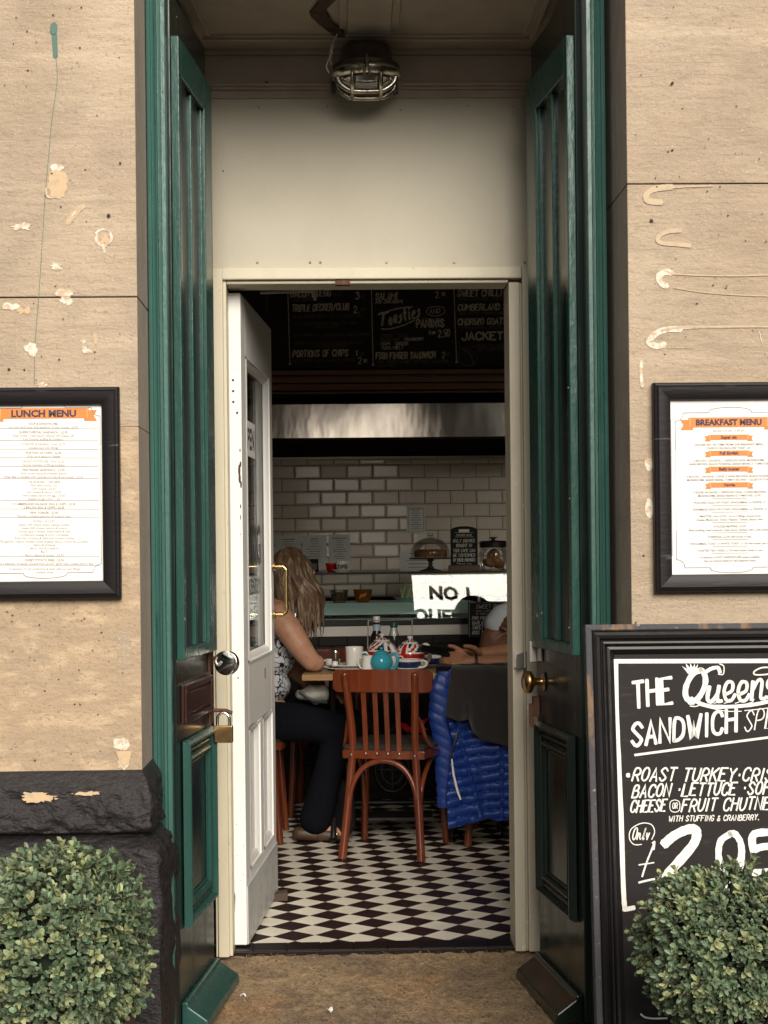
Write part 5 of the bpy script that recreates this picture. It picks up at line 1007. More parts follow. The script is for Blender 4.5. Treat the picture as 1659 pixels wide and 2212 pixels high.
# chalk sign leaning on the counter front
p = on(1060, 1372, 8.02, .845); t = GT('sauce_board', 'small black chalk sign of sauces leaning on the right of the counter front', 'sign', (p[0], p[1], .835)); b = MB(); b.box(-.115, .125, 0, .012, 0, .185); b.build('board', 'chalkboard_in', t, bevel=.002)
b = MB(); random.seed(12)
for s_, z, hh, wd__ in (('SWEET POTATO', .150, .019, .18), ('WITH A DIPPING SAUCE', .133, .008, .14), ('OF YOUR CHOICE. CHOOSE', .119, .008, .15), ('PIRI PIRI', .092, .018, .075), ('GARLIC MAYO', .068, .018, .12), ('SWEET CHILLI', .044, .018, .12), ('BBQ SAUCE', .018, .018, .11)): brush(b, s_, -.095 + (.02 if hh < .01 or z > .14 else 0), z, hh, -.001, .0024 if hh > .01 else .0011, 0, .2, width=wd__)
ribbon(b, [(-.109, .006), (-.109, .179), (.119, .179)], .0012, -.001); b.build('chalk_lettering', 'lettering', t)
# papers on the tiles
def sheet(name, label, u0, u1, v0, v1, cat='notice', y=9.208, m='paper', lines=10, ink='ink', rbord=False):
    a, c = W(u0, v0, y), W(u1, v1, y); t = GT(name, label, cat, ((a.x + c.x) / 2, y, c.z)); w, h = c.x - a.x, a.z - c.z
    MB().box(-w / 2, w / 2, 0, .002, 0, h).build('sheet', m, t); b = MB()
    if rbord: 
        q = .06 * h; ribbon(b, [(-w / 2 + q, q), (w / 2 - q, q), (w / 2 - q, h - q), (-w / 2 + q, h - q), (-w / 2 + q, q)], .0022, -.0006)
    for i in range(lines):
        z = h * (.88 - .8 * i / lines); ww = w * random.uniform(.12, .34) * (1.2 if i == 0 else 1); b.box(-ww, ww, -.0009, -.0004, z - .0016 - .002 * (i == 0), z + .0016)
    b.build('print', ink, t); return t
sheet('food_notice', 'small framed food notice on the tiles above the cake stand', 878, 919, 1092, 1152, rbord=True)
sheet('wall_menu', 'pale menu sheet on the tiles, left of three near the blonde woman', 596, 650, 1157, 1222, 'menu sheet'); sheet('wall_menu', 'pale menu sheet on the tiles, middle of three above the card machine', 653, 706, 1156, 1224, 'menu sheet'); sheet('wall_menu', 'pale menu sheet on the tiles, right of three above the tips cup', 710, 757, 1155, 1216, 'menu sheet')
sheet('price_list', 'pale price list with black headings on the tiles behind the cake stand', 863, 955, 1190, 1236, 'menu sheet', lines=5)
# ---------------------------------------------------------------- chairs
def make_chair(label, loc, rz):
    t = GT('bentwood_chair', label, 'chair', loc, rz, 'bentwood chairs at the cafe table')
    for s_ in (-1, 1):
        b = MB(); P = cr([(s_ * .168, -.028, 0), (s_ * .152, .006, .20), (s_ * .137, .03, .40), (s_ * .134, .03, .50), (s_ * .140, .008, .62), (s_ * .149, -.028, .765)], 6); b.tube(P, [.0175] * 8 + [.0165] * (len(P) - 12) + [.0155] * 4, 12); b.ell(P[-1], .0155, 10); b.build('rear_leg', 'wood_red', t, smooth=50)
        b = MB(); P = cr([(s_ * .185, .415, 0), (s_ * .175, .40, .2), (s_ * .165, .385, .43)], 6); b.tube(P, [.0145 + .004 * i / len(P) for i in range(len(P))], 12); b.build('front_leg', 'wood_red', t, smooth=50)
        b = MB(); b.tube(cr([(s_ * .150, .02, .16), (s_ * .153, .07, .30), (s_ * .168, .17, .395), (s_ * .175, .26, .395), (s_ * .172, .35, .30), (s_ * .178, .392, .17)], 8), .0105, 10, sq=.8); b.build('side_hoop', 'wood_red', t, smooth=50)
        b = MB(); b.tube(cr([(s_ * .142, .025, .59), (s_ * .156, .05, .56), (s_ * .168, .07, .50), (s_ * .186, .11, .455), (s_ * .196, .19, .44)], 6), .012, 10, sq=.6); b.build('arm_brace', 'wood_red', t, smooth=50)
    b = MB(); b.tube(cr([(-.149, .0, .165), (-.135, .01, .29), (-.085, .02, .375), (0, .022, .405), (.085, .02, .375), (.135, .01, .29), (.149, .0, .165)], 8), .0115, 10, sq=.85); b.build('rear_hoop', 'wood_red', t, smooth=50)
    k = 18; b = MB()                                        # curved top rail with rounded ends
    def rail(s, v):
        x = -.213 + .426 * s; e = min(1, min(s, 1 - s) / .06); hh = (.0475 - .016 * (1 - math.sqrt(max(0, 1 - (1 - e) ** 2)))) ; return (x, -.012 + .0 - .62 * (x / .213) ** 2 * .0 + .045 * (x / .213) ** 2 - .02, .737 + (v - .5) * 2 * hh + .004 * (1 - (x / .213) ** 2))
    b.grid(rail, 30, 6, thick=(0, .018, 0)); b.build('top_rail', 'wood_red', t, smooth=50, bevel=.003)
    for x in (-.073, -.025, .022, .07):
        b = MB(); P = [Vector((x, -.020, .695)), Vector((x, -.006, .60)), Vector((x, .008, .50)), Vector((x, .012, .428))]; q = cr(P, 4)
        b.grid(lambda s, v: (x - .0105 + .021 * s, q[int(v * (len(q) - 1))].y, q[int(v * (len(q) - 1))].z), 2, len(q) - 1, thick=(0, .007, 0)); b.build('slat', 'wood_red', t, bevel=.0015)
    oc = [(-.150, .02), (.150, .02), (.175, .06), (.198, .20), (.19, .36), (.15, .43), (-.15, .43), (-.19, .36), (-.198, .20), (-.175, .06)]
    oc = [(p.x, p.y) for p in cr([(x, y, 0) for x, y in oc], 4, True)]
    b = MB(); b.prism(oc, .412, .447, 'z'); b.build('seat_rail', 'wood_red', t, smooth=40, bevel=.003)
    b = MB(); n = len(oc); c = Vector((0, .225)); rings = [(.97, .4475), (.985, .458), (.93, .468), (.7, .474), (.3, .477)]
    b.add([(c.x + (x - c.x) * f, c.y + (y - c.y) * f, z) for f, z in rings for x, y in oc], [(i * n + j, i * n + (j + 1) % n, (i + 1) * n + (j + 1) % n, (i + 1) * n + j) for i in range(4) for j in range(n)] + [tuple(range(4 * n, 5 * n))]); b.build('seat_pad', 'cushion', t, smooth=60)
    b = MB()
    for x in (-.073, -.025, .022, .07): b.ell((x, .0105, .437), (.0055, .003, .0055), 8)
    for s_ in (-1, 1): b.ell((s_ * .137, .012, .43), (.007, .004, .007), 10)
    b.build('screw_heads', 'chrome', t); return t
ch = make_chair('empty red-brown bentwood chair with a slatted back tucked in at the table, its back towards the doorway', (.159, 6.49, 0), R(-15))
dup(ch, (.70, 6.74, 0), R(-11), 'bentwood chair hidden under a blue quilted jacket beside the doorway')
dup(ch, (-.69, 7.05, 0), R(-92), 'bentwood chair the blonde woman sits on at the end of the table')
dup(ch, (-.06, 8.0, 0), R(178), 'bentwood chair at the far side of the table, only its dark top rail in view')
dup(ch, (1.33, 7.02, 0), R(88), 'bentwood chair under the person holding the phone, behind the right jamb')
dup(ch, (1.16, 7.62, 0), R(84), 'bentwood chair under the person in the pale shirt, behind the right jamb')
ch['label'] = 'empty red-brown bentwood chair tucked in at the table, slatted back towards the doorway'
# ---------------------------------------------------------------- table on a cast iron sewing machine base
TT = .75; TR = R(-2)
tb = GT('cafe_table', 'butcher block cafe table on an old cast iron sewing machine base', 'table', (.40, 7.12, 0), TR); TI = (Matrix.Translation((.40, 7.12, 0)) @ Matrix.Rotation(TR, 4, 'Z')).inverted()
pa = TI @ W(652, 1455, 6.75)
b = MB(); ex0, ex1, ey0, ey1 = pa.x, .60, pa.y, .42; y = ey0; k = 0
while y < ey1 - .01: b.box(ex0, ex1, y, min(ey1, y + .0415), TT - .026, TT - .0003 * (k % 2)); y += .042; k += 1
b.build('top', 'wood_table', tb, bevel=.0012)
for X_ in (-.44, .08):
    b = MB()
    for s_ in (-1, 1): b.tube(cr([(X_, s_ * .26, 0), (X_, s_ * .24, .05), (X_, s_ * .12, .20), (X_, s_ * .08, .38), (X_, s_ * .16, .55), (X_, s_ * .25, .73)], 6), .014, 8); b.tube([(X_, s_ * .25, .73), (X_, -s_ * .25, .731)], .012, 8); b.ell((X_, s_ * .26, .012), (.022, .035, .013), 10)
    b.tube([(X_ + .015 * math.cos(R(a)) * 0, .075 * math.cos(R(a)), .30 + .09 * math.sin(R(a))) for a in range(0, 360, 20)], .008, 6, close=True); b.build('iron_end', 'iron', tb, smooth=50)
b = MB(); b.tube([(-.44, .1, .12), (.08, .1, .12)], .012, 8)
for s_ in (-1, 1): b.tube(cr([(-.18 + s_ * .26, .1, .62), (-.18 + s_ * .12, .1, .5), (-.18 + s_ * .05, .1, .36), (-.18 + s_ * .14, .1, .24), (-.18 + s_ * .26, .1, .13)], 7), .008, 6); b.tube(cr([(-.18, .1, .45), (-.18 + s_ * .05, .1, .55), (-.18 + s_ * .10, .1, .62)], 6), .006, 6)
b.tube([(-.18 + .078 * math.cos(R(a)), .1, .27 + .10 * math.sin(R(a))) for a in range(0, 360, 15)], .010, 8, close=True); b.tube([(-.18 + .05 * math.cos(R(a)), .1, .27 + .065 * math.sin(R(a))) for a in range(0, 360, 20)], .005, 6, close=True)
for a in range(0, 360, 45): b.tube([(-.18, .1, .27), (-.18 + .075 * math.cos(R(a)), .1, .27 + .097 * math.sin(R(a)))], .004, 6)
b.build('iron_brace', 'iron', tb, smooth=50)
b = MB(); b.box(-.36, 0, -.12, .08, .075, .085); b.build('treadle', 'iron', tb)
# ---------------------------------------------------------------- things on the table
def tz3(x, y): return (1200 + x / 3.0164) / 1.798, (2300 + y / 3.0164) / 1.798
def onY(x, Y): p = W((1200 + x / 3.0164) / 1.798, 1440, Y); return (p.x, Y, TT + .0008)
def ont(x, y, dz=0): p = Wz(*tz3(x, y), TT + .001); return (p.x, p.y, TT + .0008 + dz)
def teapot(name, label, loc, r, rz, m, jack=False, knob=None, hand=None):
    t = GT(name, label, 'teapot', loc, rz); H_ = r * 1.72; pr = [(r * .58, 0), (r * .62, .003)] + [(r * math.sin(math.pi * (.20 + .64 * i / 18)), H_ * .5 - H_ * .55 * math.cos(math.pi * (.20 + .64 * i / 18)) * 1.0 ) for i in range(19)]
    pr = [pr[0]] + [(a, max(b_, 0.002 + .0002 * i)) for i, (a, b_) in enumerate(pr[1:])]; zt_ = pr[-1][1]; rt = pr[-1][0]
    def flag(a, z, rr):
        aa = (a - math.pi / 2) % math.pi - math.pi / 2; px = ((a % (2 * math.pi)) - 1.5 * math.pi); px = (px + math.pi / 2) % math.pi - math.pi / 2; px /= 1.2; pz = (z - H_ * .50) / (H_ * .46)
        if abs(px) < .13 or abs(pz) < .17: return 0
        if abs(px) < .26 or abs(pz) < .31: return 1
        e = abs(abs(px) - abs(pz)); return 0 if e < .10 and abs(px) > .3 else (1 if e < .34 else 2)
    b = MB(); b.lathe(pr, 72, fn=flag if jack else None); b.build('body', ['china_red', 'china', 'navy'] if jack else m, t, smooth=60)
    b = MB(); b.lathe([(rt * 1.10, zt_ - .001), (rt * 1.12, zt_ + .003), (rt * 1.0, zt_ + .006), (rt * .8, zt_ + r * .14), (rt * .4, zt_ + r * .22), (1e-5, zt_ + r * .24)], 60, fn=(lambda a, z, rr: 1 if z < zt_ + .006 else (0 if math.sin(6 * a) > .5 else (2 if math.sin(6 * a) < -.75 else 1))) if jack else None); b.build('lid', ['china_red', 'china', 'navy'] if jack else m, t, smooth=50)
    b = MB(); zk = zt_ + r * .22; b.lathe([(r * .09, zk), (r * .08, zk + r * .06), (r * .17, zk + r * .14), (r * .18, zk + r * .22), (r * .1, zk + r * .28), (1e-5, zk + r * .29)], 20); b.build('knob', knob or m, t, smooth=60)
    b = MB(); P = cr([(r * .88, 0, H_ * .86), (r * 1.25, 0, H_ * .93), (r * 1.50, 0, H_ * .72), (r * 1.45, 0, H_ * .40), (r * 1.1, 0, H_ * .18), (r * .86, 0, H_ * .2)], 7); b.tube(P, r * .125, 12, sq=1.15); b.build('handle', hand or m, t, smooth=60)
    b = MB(); P = cr([(-r * .75, 0, H_ * .38), (-r * 1.12, 0, H_ * .50), (-r * 1.32, 0, H_ * .74), (-r * 1.52, 0, H_ * .90)], 6); b.tube(P, [r * (.30 - .19 * i / (len(P) - 1)) for i in range(len(P))], 14); b.build('spout', hand or m, t, smooth=60); return t
teapot('turquoise_teapot', 'small glossy turquoise teapot at the near edge of the table', onY(850, 6.84), .050, R(-24), 'china_blue')
teapot('flag_teapot', 'red and white union flag teapot with its cream handle to the right', onY(1185, 7.04), .067, R(-30), None, True, 'china', 'china')
teapot('flag_teapot', 'union flag teapot behind the turquoise pot, handle towards the doorway', onY(858, 7.18), .070, R(-82), None, True, 'china', 'china')
plate('saucer', 'white saucer under the near navy cup on the table', 'saucer', onY(1165, 6.90), .074); pp_ = onY(1170, 6.90); cup('navy_cup', 'navy and white banded cup on a saucer in front of the flag teapot', 'cup', (pp_[0], pp_[1] - .004, pp_[2] + .005), .056, .046, 'china_navy', R(-20), band='china')
plate('saucer', 'white saucer under the far navy cup beside the napkins', 'saucer', onY(1450, 7.12), .07); pp_ = onY(1452, 7.12); cup('navy_cup', 'navy cup on a saucer beside the white napkins near the phone', 'cup', (pp_[0], pp_[1] - .0, pp_[2] + .005), .046, .046, 'china_navy', R(-24), band='china')
plate('plate', 'large white plate, bottom of the stack on the left of the table', 'plate', onY(475, 6.98), .105, h=.012); pp_ = onY(475, 6.98); plate('plate', 'white plate lying on the larger plate under the white mug', 'plate', (pp_[0], pp_[1], pp_[2] + .013), .095, h=.012)
t = GT('white_mug', 'plain tall white mug standing on the stacked plates', 'mug', (pp_[0] + .022, pp_[1], pp_[2] + .0185), R(-14)); b = MB(); b.lathe([(.034, 0), (.037, .003), (.038, .05), (.0405, .084), (.039, .086), (.036, .082), (.034, .006), (1e-5, .006)], 32); b.build('body', 'china', t, smooth=50); b = MB(); b.tube(cr([(.037, 0, .058), (.055, 0, .060), (.062, 0, .042), (.052, 0, .022), (.036, 0, .018)], 6), .0045, 10); b.build('handle', 'china', t, smooth=60)
t = GT('milk_jug', 'small white jug with handle on the left of the turquoise teapot', 'jug', onY(690, 6.86), R(168)); b = MB(); b.lathe([(.025, 0), (.027, .003), (.0265, .03), (.0225, .06), (.0235, .072), (.021, .07), (.0215, .05), (.022, .006), (1e-5, .006)], 28); b.build('body', 'china', t, smooth=50); b = MB(); b.tube(cr([(.022, 0, .062), (.040, 0, .060), (.044, 0, .042), (.036, 0, .022), (.025, 0, .014)], 6), .0035, 8); b.build('handle', 'china', t, smooth=60)
t = GT('milk_jug', 'white jug half hidden behind the right side of the turquoise teapot', 'jug', onY(990, 6.95), R(20)); b = MB(); b.lathe([(.027, 0), (.029, .003), (.030, .03), (.025, .06), (.027, .07), (.024, .068), (.024, .05), (.024, .006), (1e-5, .006)], 28); b.build('body', 'china', t, smooth=50); b = MB(); b.tube(cr([(.024, 0, .060), (.042, 0, .058), (.046, 0, .042), (.038, 0, .022), (.026, 0, .014)], 6), .0035, 8); b.build('handle', 'china', t, smooth=60)
t = GT('salt_shaker', 'glass shaker with a chrome cap left of the white mug', 'shaker', (pp_[0] - .062, pp_[1] + .02, pp_[2] + .0185)); b = MB(); b.lathe([(.017, 0), (.018, .01), (.013, .05), (.012, .054)], 20); b.build('glass', 'dark_glass', t, smooth=40); b = MB(); b.lathe([(.0135, .054), (.014, .062), (.010, .072), (1e-5, .075)], 20); b.build('cap', 'chrome', t, smooth=50)
t = GT('cream_pot', 'tiny white cream pot on the plates by the glass shaker', 'pot', (pp_[0] - .064, pp_[1] - .035, pp_[2] + .0185)); b = MB(); b.lathe([(.016, 0), (.0125, .024), (1e-5, .025)], 16); b.build('pot', 'china', t, smooth=40)
cup('white_cup', 'white cup behind the shaker, only its handle side in view', 'cup', (pp_[0] - .075, pp_[1] + .075, TT + .001), .035, .045, 'china', R(190))
t = GT('spoon', 'steel spoon sticking out over the left edge of the stacked plates', 'spoon', (pp_[0] - .105, pp_[1] - .0, pp_[2] + .0175), R(8)); b = MB(); b.ell((-.02, 0, .004), (.022, .014, .004), 14); b.tube([(0, 0, .004), (.10, 0, .006)], .0028, 8, sq=.5); b.build('bowl', 'chrome', t, smooth=60)
t = GT('sauce_bottle', 'dark brown sauce bottle with a white cap and pale blue neck label', 'bottle', onY(798, 7.33)); k = 1.27
b = MB(); b.lathe([(.030, 0), (.032, .004), (.032, .085), (.028, .105), (.0185, .122), (.016, .150), (.0155, .156)], 28); b.build('bottle', 'sauce', t, smooth=50)
b = MB(); b.lathe([(.0165, .156), (.0165, .176), (.015, .178), (1e-5, .178)], 24); b.build('cap', 'china', t, smooth=40); b = MB(); b.lathe([(.0187, .125), (.0166, .148)], 24); b.build('neck_label', 'label', t, smooth=60); b = MB(); b.lathe([(.0326, .03), (.0326, .072)], 24); b.build('label', 'label', t, smooth=60)
for ch_ in t.children:
    for v in ch_.data.vertices: v.co.z *= 1.27
t = GT('water_bottle', 'clear bottle with a green cap behind the flag teapots', 'bottle', onY(1000, 7.34)); b = MB(); b.lathe([(.026, 0), (.028, .004), (.028, .08), (.026, .10), (.017, .128), (.015, .136)], 28); b.build('bottle', 'glass', t, smooth=50); b = MB(); b.lathe([(.0175, .136), (.0175, .154), (.016, .156), (1e-5, .156)], 24); b.build('cap', 'green_cap', t, smooth=40)
for ch_ in t.children:
    for v in ch_.data.vertices: v.co.z *= 1.26
a, c = onY(690, 7.30), onY(1215, 7.36); t = GT('condiment_caddy', 'thin steel wire condiment rack round the bottles on the table', 'caddy', a); d_ = Vector(c) - Vector(a)
b = MB(); b.tube(cr([(0, 0, .0), (.0, 0, .08), (.004, 0, .200), (.006, 0, .207)], 4), .003, 8); b.tube([(d_.x, d_.y, .0), (d_.x, d_.y, .207)], .003, 8); b.tube([(.006, 0, .207), (d_.x, d_.y, .207)], .0022, 8); b.tube([(0, 0, .004), (d_.x, d_.y, .004)], .003, 8)
for z in (.04, ): b.tube([(0, -.05, z), (d_.x, d_.y - .05, z), (d_.x, d_.y + .05, z), (0, .05, z)], .0025, 6, close=True)
b.tube([(0, -.05, .04), (0, -.05, .003), (0, .05, .003), (0, .05, .04)], .0025, 6); b.tube([(d_.x, d_.y - .05, .04), (d_.x, d_.y - .05, .003), (d_.x, d_.y + .05, .003), (d_.x, d_.y + .05, .04)], .0025, 6); b.build('wire', 'steel2', t, smooth=60)
random.seed(6); t = GT('paper_napkins', 'heap of white paper napkins beside the far navy cup', 'napkins', onY(1545, 7.28), R(6)); b = MB()
for i in range(9):
    ph = random.uniform(0, 9); rr = random.uniform(-.3, .3); z0 = .004 * i
    b.grid(lambda s, v: (Matrix.Rotation(rr, 3, 'Z') @ Vector((-.05 + .1 * s, -.05 + .1 * v, 0))) + Vector((0, 0, z0 + .004 + (.003 + .0035 * (i > 6)) * noise.noise(Vector((s * 3 + ph, v * 3, i))) + .018 * (i > 6) * max(0, noise.noise(Vector((s * 5 + ph, v * 5, 1)))))), 10, 10)
b.build('sheets', 'paper', t, smooth=60)
t = GT('brown_tray', 'shiny brown tray standing behind the napkins', 'tray', onY(1480, 7.46), R(4)); b = MB(); b.prism([(-.02, 0), (.02, 0), (.035, .035), (.03, .037), (.016, .006), (-.016, .006)], -.06, .09, 'x'); b.build('tray', 'wood_red', t, bevel=.002)
# ---------------------------------------------------------------- floor things under the table
t = GT('handbag', 'black leather handbag slumped on the checked floor beside the woman', 'bag', (-.012, 6.98, 0), R(20)); b = MB(); b.ell((0, 0, .13), (.05, .12, .14), 20); b.v = [(p[0] * (1.25 - p[2] * 1.6) + .012 * noise.noise(Vector(p) * 14), p[1] + .01 * noise.noise(Vector(p) * 11), max(.002, p[2] * (1 + .08 * noise.noise(Vector(p) * 9)))) for p in b.v]; b.build('body', 'leather', t, smooth=70)
b = MB(); b.tube(cr([(0, -.07, .24), (.01, -.05, .36), (.01, .0, .42), (.01, .05, .36), (0, .07, .24)], 6), .007, 8); b.build('strap', 'leather', t, smooth=60); b = MB(); b.ell((.0, -.075, .235), .008, 8); b.ell((0, .075, .235), .008, 8); b.build('buckle', 'chrome', t)
p = W(892, 1580, 6.72); t = GT('red_bow', 'red pointed bow lying on the empty chair seat', 'bow', (p.x, 6.78, .485)); b = MB()
for a, L, e in ((150, .07, .03), (200, .05, .01), (20, .085, .055), (-15, .07, .0), (60, .045, .05), (110, .03, .06)):
    d_ = Vector((math.cos(R(a)), .15, 0)); b.add([(0, 0, .02), (d_.x * L * .5, -.02, .02 + e * .4 + .018), (d_.x * L, .0, .02 + e), (d_.x * L * .5, .012, .02 + e * .4 - .016), (d_.x * L * .5, .02, .024 + e * .4)], [(0, 1, 2), (0, 2, 3), (0, 3, 4), (0, 4, 1), (1, 4, 2), (4, 3, 2)])
b.ell((0, -.005, .02), .014, 10); b.build('loops', 'red_cloth', t, smooth=50)
# ================================================================== clothes hung on the jacket chair
def z7(x, y): return (1550 + x / 2.458) / 1.798, (2500 + y / 2.458) / 1.798
k7 = 6.6 / F / 2.458 / 1.798
def W7(x, y, Y): return W(*z7(x, y), Y)
jk = GT('quilted_jacket', 'bright blue quilted jacket hung over a chair back beside the right jamb', 'jacket', (.62, 6.64, 0)); JI = Vector((.62, 6.64, 0))
def lerp(pts, t):
    for (t0, a), (t1, c) in zip(pts, pts[1:]):
        if t <= t1: f = (t - t0) / (t1 - t0); return tuple(a[i] + (c[i] - a[i]) * f for i in range(len(a)))
    return pts[-1][1]
Lft = [(0, (480, 222)), (.35, (470, 740)), (.5, (520, 960)), (.58, (500, 1080)), (.8, (455, 1400)), (1, (470, 1775))]
Rgt = [(0, (1330, 222)), (.5, (1380, 960)), (1, (1400, 1690))]
Bot = [(0, 0.), (.35, -55.), (.42, -70.), (.5, -38.), (.6, -40.), (1, 0.)]
def jf(s, t):
    a, c = lerp(Lft, t), lerp(Rgt, t); bz = lerp([(q[0], (q[1],)) for q in Bot], s)[0] * t
    x = a[0] + (c[0] - a[0]) * s; y = a[1] + (c[1] - a[1]) * s + bz
    sl = -.26 * (x - 500) if x < 830 else -.26 * 330 - .05 * (x - 830)
    yq = y - sl * (.6 + .4 * t) + 26 * noise.noise(Vector((x / 130, y / 230, 8))); q = (yq / 93) % 1; seam = min(1, abs(x - (575 + (y - 870) * .27)) / 22, abs(x - 980 + .0 * y) / 22)
    puff = (math.sin(math.pi * q ** .8) ** .55) * .019 * (.35 + .65 * seam) + .010 * noise.noise(Vector((x / 110, y / 150, 0))) + .0025 * math.sin(x / 7 + 5 * noise.noise(Vector((x / 50, y / 40, 2)))) * (1 - math.sin(math.pi * q)) 
    Y = 6.66 - .035 * min(1, t * 3) - .05 * t + .04 * max(0, 1 - t * 12) + .02 * math.sin(x / 95) * t - puff - .03 * math.exp(-((x - 820) / 90) ** 2) * t
    return W7(x, y, Y) - JI
b = MB(); b.grid(jf, 110, 170, thick=(0, .02, 0)); b.build('body', 'puffer', jk, smooth=70)
def sleeve(s, t):
    cx, cy, r = lerp([(0, (455, 285, 60)), (.06, (450, 265, 80)), (.2, (400, 420, 105)), (.42, (395, 700, 118)), (.55, (440, 900, 115)), (.8, (455, 1250, 105)), (1, (450, 1560, 85))], t)
    a = 2 * math.pi * s; q = ((cy + (cx + r * math.cos(a) - 300) * -.5 + 40) / 97) % 1; k = 1 + .10 * (math.sin(math.pi * q) ** .6 - .6) + .06 * noise.noise(Vector((math.cos(a) * 2, math.sin(a) * 2, t * 12)))
    if t < .03: k *= .3
    p = W7(cx + r * k * math.cos(a), cy, 6.67); return Vector((p.x, 6.665 + r * k7 * k * .55 * math.sin(a), p.z)) - JI
b = MB(); b.grid(sleeve, 40, 150); b.build('sleeve', 'puffer', jk, smooth=70)
b = MB(); b.tube([W7(503, 1100, 6.56) - JI, W7(520, 1250, 6.55) - JI, W7(555, 1400, 6.54) - JI, W7(588, 1490, 6.535) - JI], [.003, .005, .0055, .004], 8); b.build('zip_tape', 'china', jk)
b = MB(); P = [W7(560, 830, 6.565) - JI, W7(540, 930, 6.56) - JI, W7(495, 1060, 6.56) - JI, W7(490, 1110, 6.56) - JI]; b.tube(P, .005, 8, sq=.4); b.build('pocket_edge', 'leather', jk)
cg = GT('charcoal_cardigan', 'dark charcoal cardigan draped over the blue jacket on the chair', 'cardigan', (.68, 6.6, .785)); CI = Vector((.68, 6.6, .785))
CL = [(0, (510, 205)), (1, (445, 690))]
def cf(s, t):
    x = 505 + 800 * s - 62 * t * (1 - s) ** 2; yb = lerp([(0, (690.,)), (.14, (745.,)), (.24, (722.,)), (.29, (850.,)), (.37, (910.,)), (.72, (995.,)), (1, (1060.,))], s)[0]; y = 200 + (yb - 200) * t
    f = .012 * math.sin(s * 26 + t * 1.5) * t + .010 * noise.noise(Vector((s * 8, t * 4, 3))) + .02 * math.exp(-((s - .17 - .06 * t) / .05) ** 2) * t
    hem = -.006 if t > .94 else 0
    return W7(x, y, 6.600 - .055 * t + .06 * max(0, 1 - t * 8) ** 2 - f + hem) - CI
b = MB(); b.grid(cf, 90, 60, thick=(0, .012, 0)); b.build('knit', 'cardigan', cg, smooth=70)
b = MB(); b.grid(lambda s, t: Vector((.40 + .44 * s + 0, 6.655 + .10 * t, .795 + .006 * noise.noise(Vector((s * 9, t * 3, 0))) - .06 * t * t)) - CI, 40, 8, thick=(0, 0, -.012)); b.build('back_fold', 'cardigan', cg, smooth=70)
# ================================================================== people
def head(mb, c, f, s=1.0, jaw=.9):                          # c centre, f facing (unit, horizontal)
    c = Vector(c); f = Vector(f).normalized(); r = f.cross(Vector((0, 0, 1))).normalized(); u = r.cross(f)
    T = Matrix.Translation(c) @ Matrix(((r.x, f.x, u.x), (r.y, f.y, u.y), (r.z, f.z, u.z))).to_4x4()
    mb.ell((0, -.008 * s, .022 * s), (.076 * s, .097 * s, .088 * s), 24, T); mb.ell((0, .022 * s, -.045 * s), (.058 * s, .066 * s, .062 * s), 20, T); mb.ell((0, .055 * s, -.082 * s), (.030 * s, .028 * s, .024 * s), 14, T)
    mb.chain([((0, .088 * s, .012 * s), .009 * s), ((0, .108 * s, -.022 * s), .0135 * s)], T); mb.ell((0, .082 * s, .030 * s), (.05 * s, .016 * s, .012 * s), 14, T); mb.ell((0, .084 * s, -.052 * s), (.024 * s, .012 * s, .011 * s), 12, T)
    for k in (-1, 1): mb.ell((k * .078 * s, -.01 * s, -.008 * s), (.010 * s, .022 * s, .032 * s), 12, T); mb.ell((k * .045 * s, .062 * s, -.022 * s), (.022 * s, .022 * s, .024 * s), 12, T)
    return T
def eyes(T, parent, s=1.0):
    b = MB()
    for k in (-1, 1): b.ell((k * .031 * s, .079 * s, .008 * s), (.012 * s, .010 * s, .007 * s), 12, T)
    b.build('eyes', 'china', parent, smooth=60); b = MB()
    for k in (-1, 1): b.ell((k * .031 * s, .0865 * s, .008 * s), (.0052 * s, .004 * s, .0052 * s), 10, T)
    b.build('irises', 'iron', parent); b = MB()
    for k in (-1, 1): b.tube(cr([(k * .016 * s, .094 * s, .026 * s), (k * .031 * s, .093 * s, .031 * s), (k * .047 * s, .083 * s, .027 * s)], 4), .0032 * s, 6, T)
    b.build('eyebrows', 'hair_dark', parent); b = MB(); b.tube(cr([(-.022 * s, .088 * s, -.052 * s), (0, .0965 * s, -.051 * s), (.022 * s, .088 * s, -.052 * s)], 4), .0042 * s, 8, T); b.build('lips', 'skin_tan', parent, smooth=60)
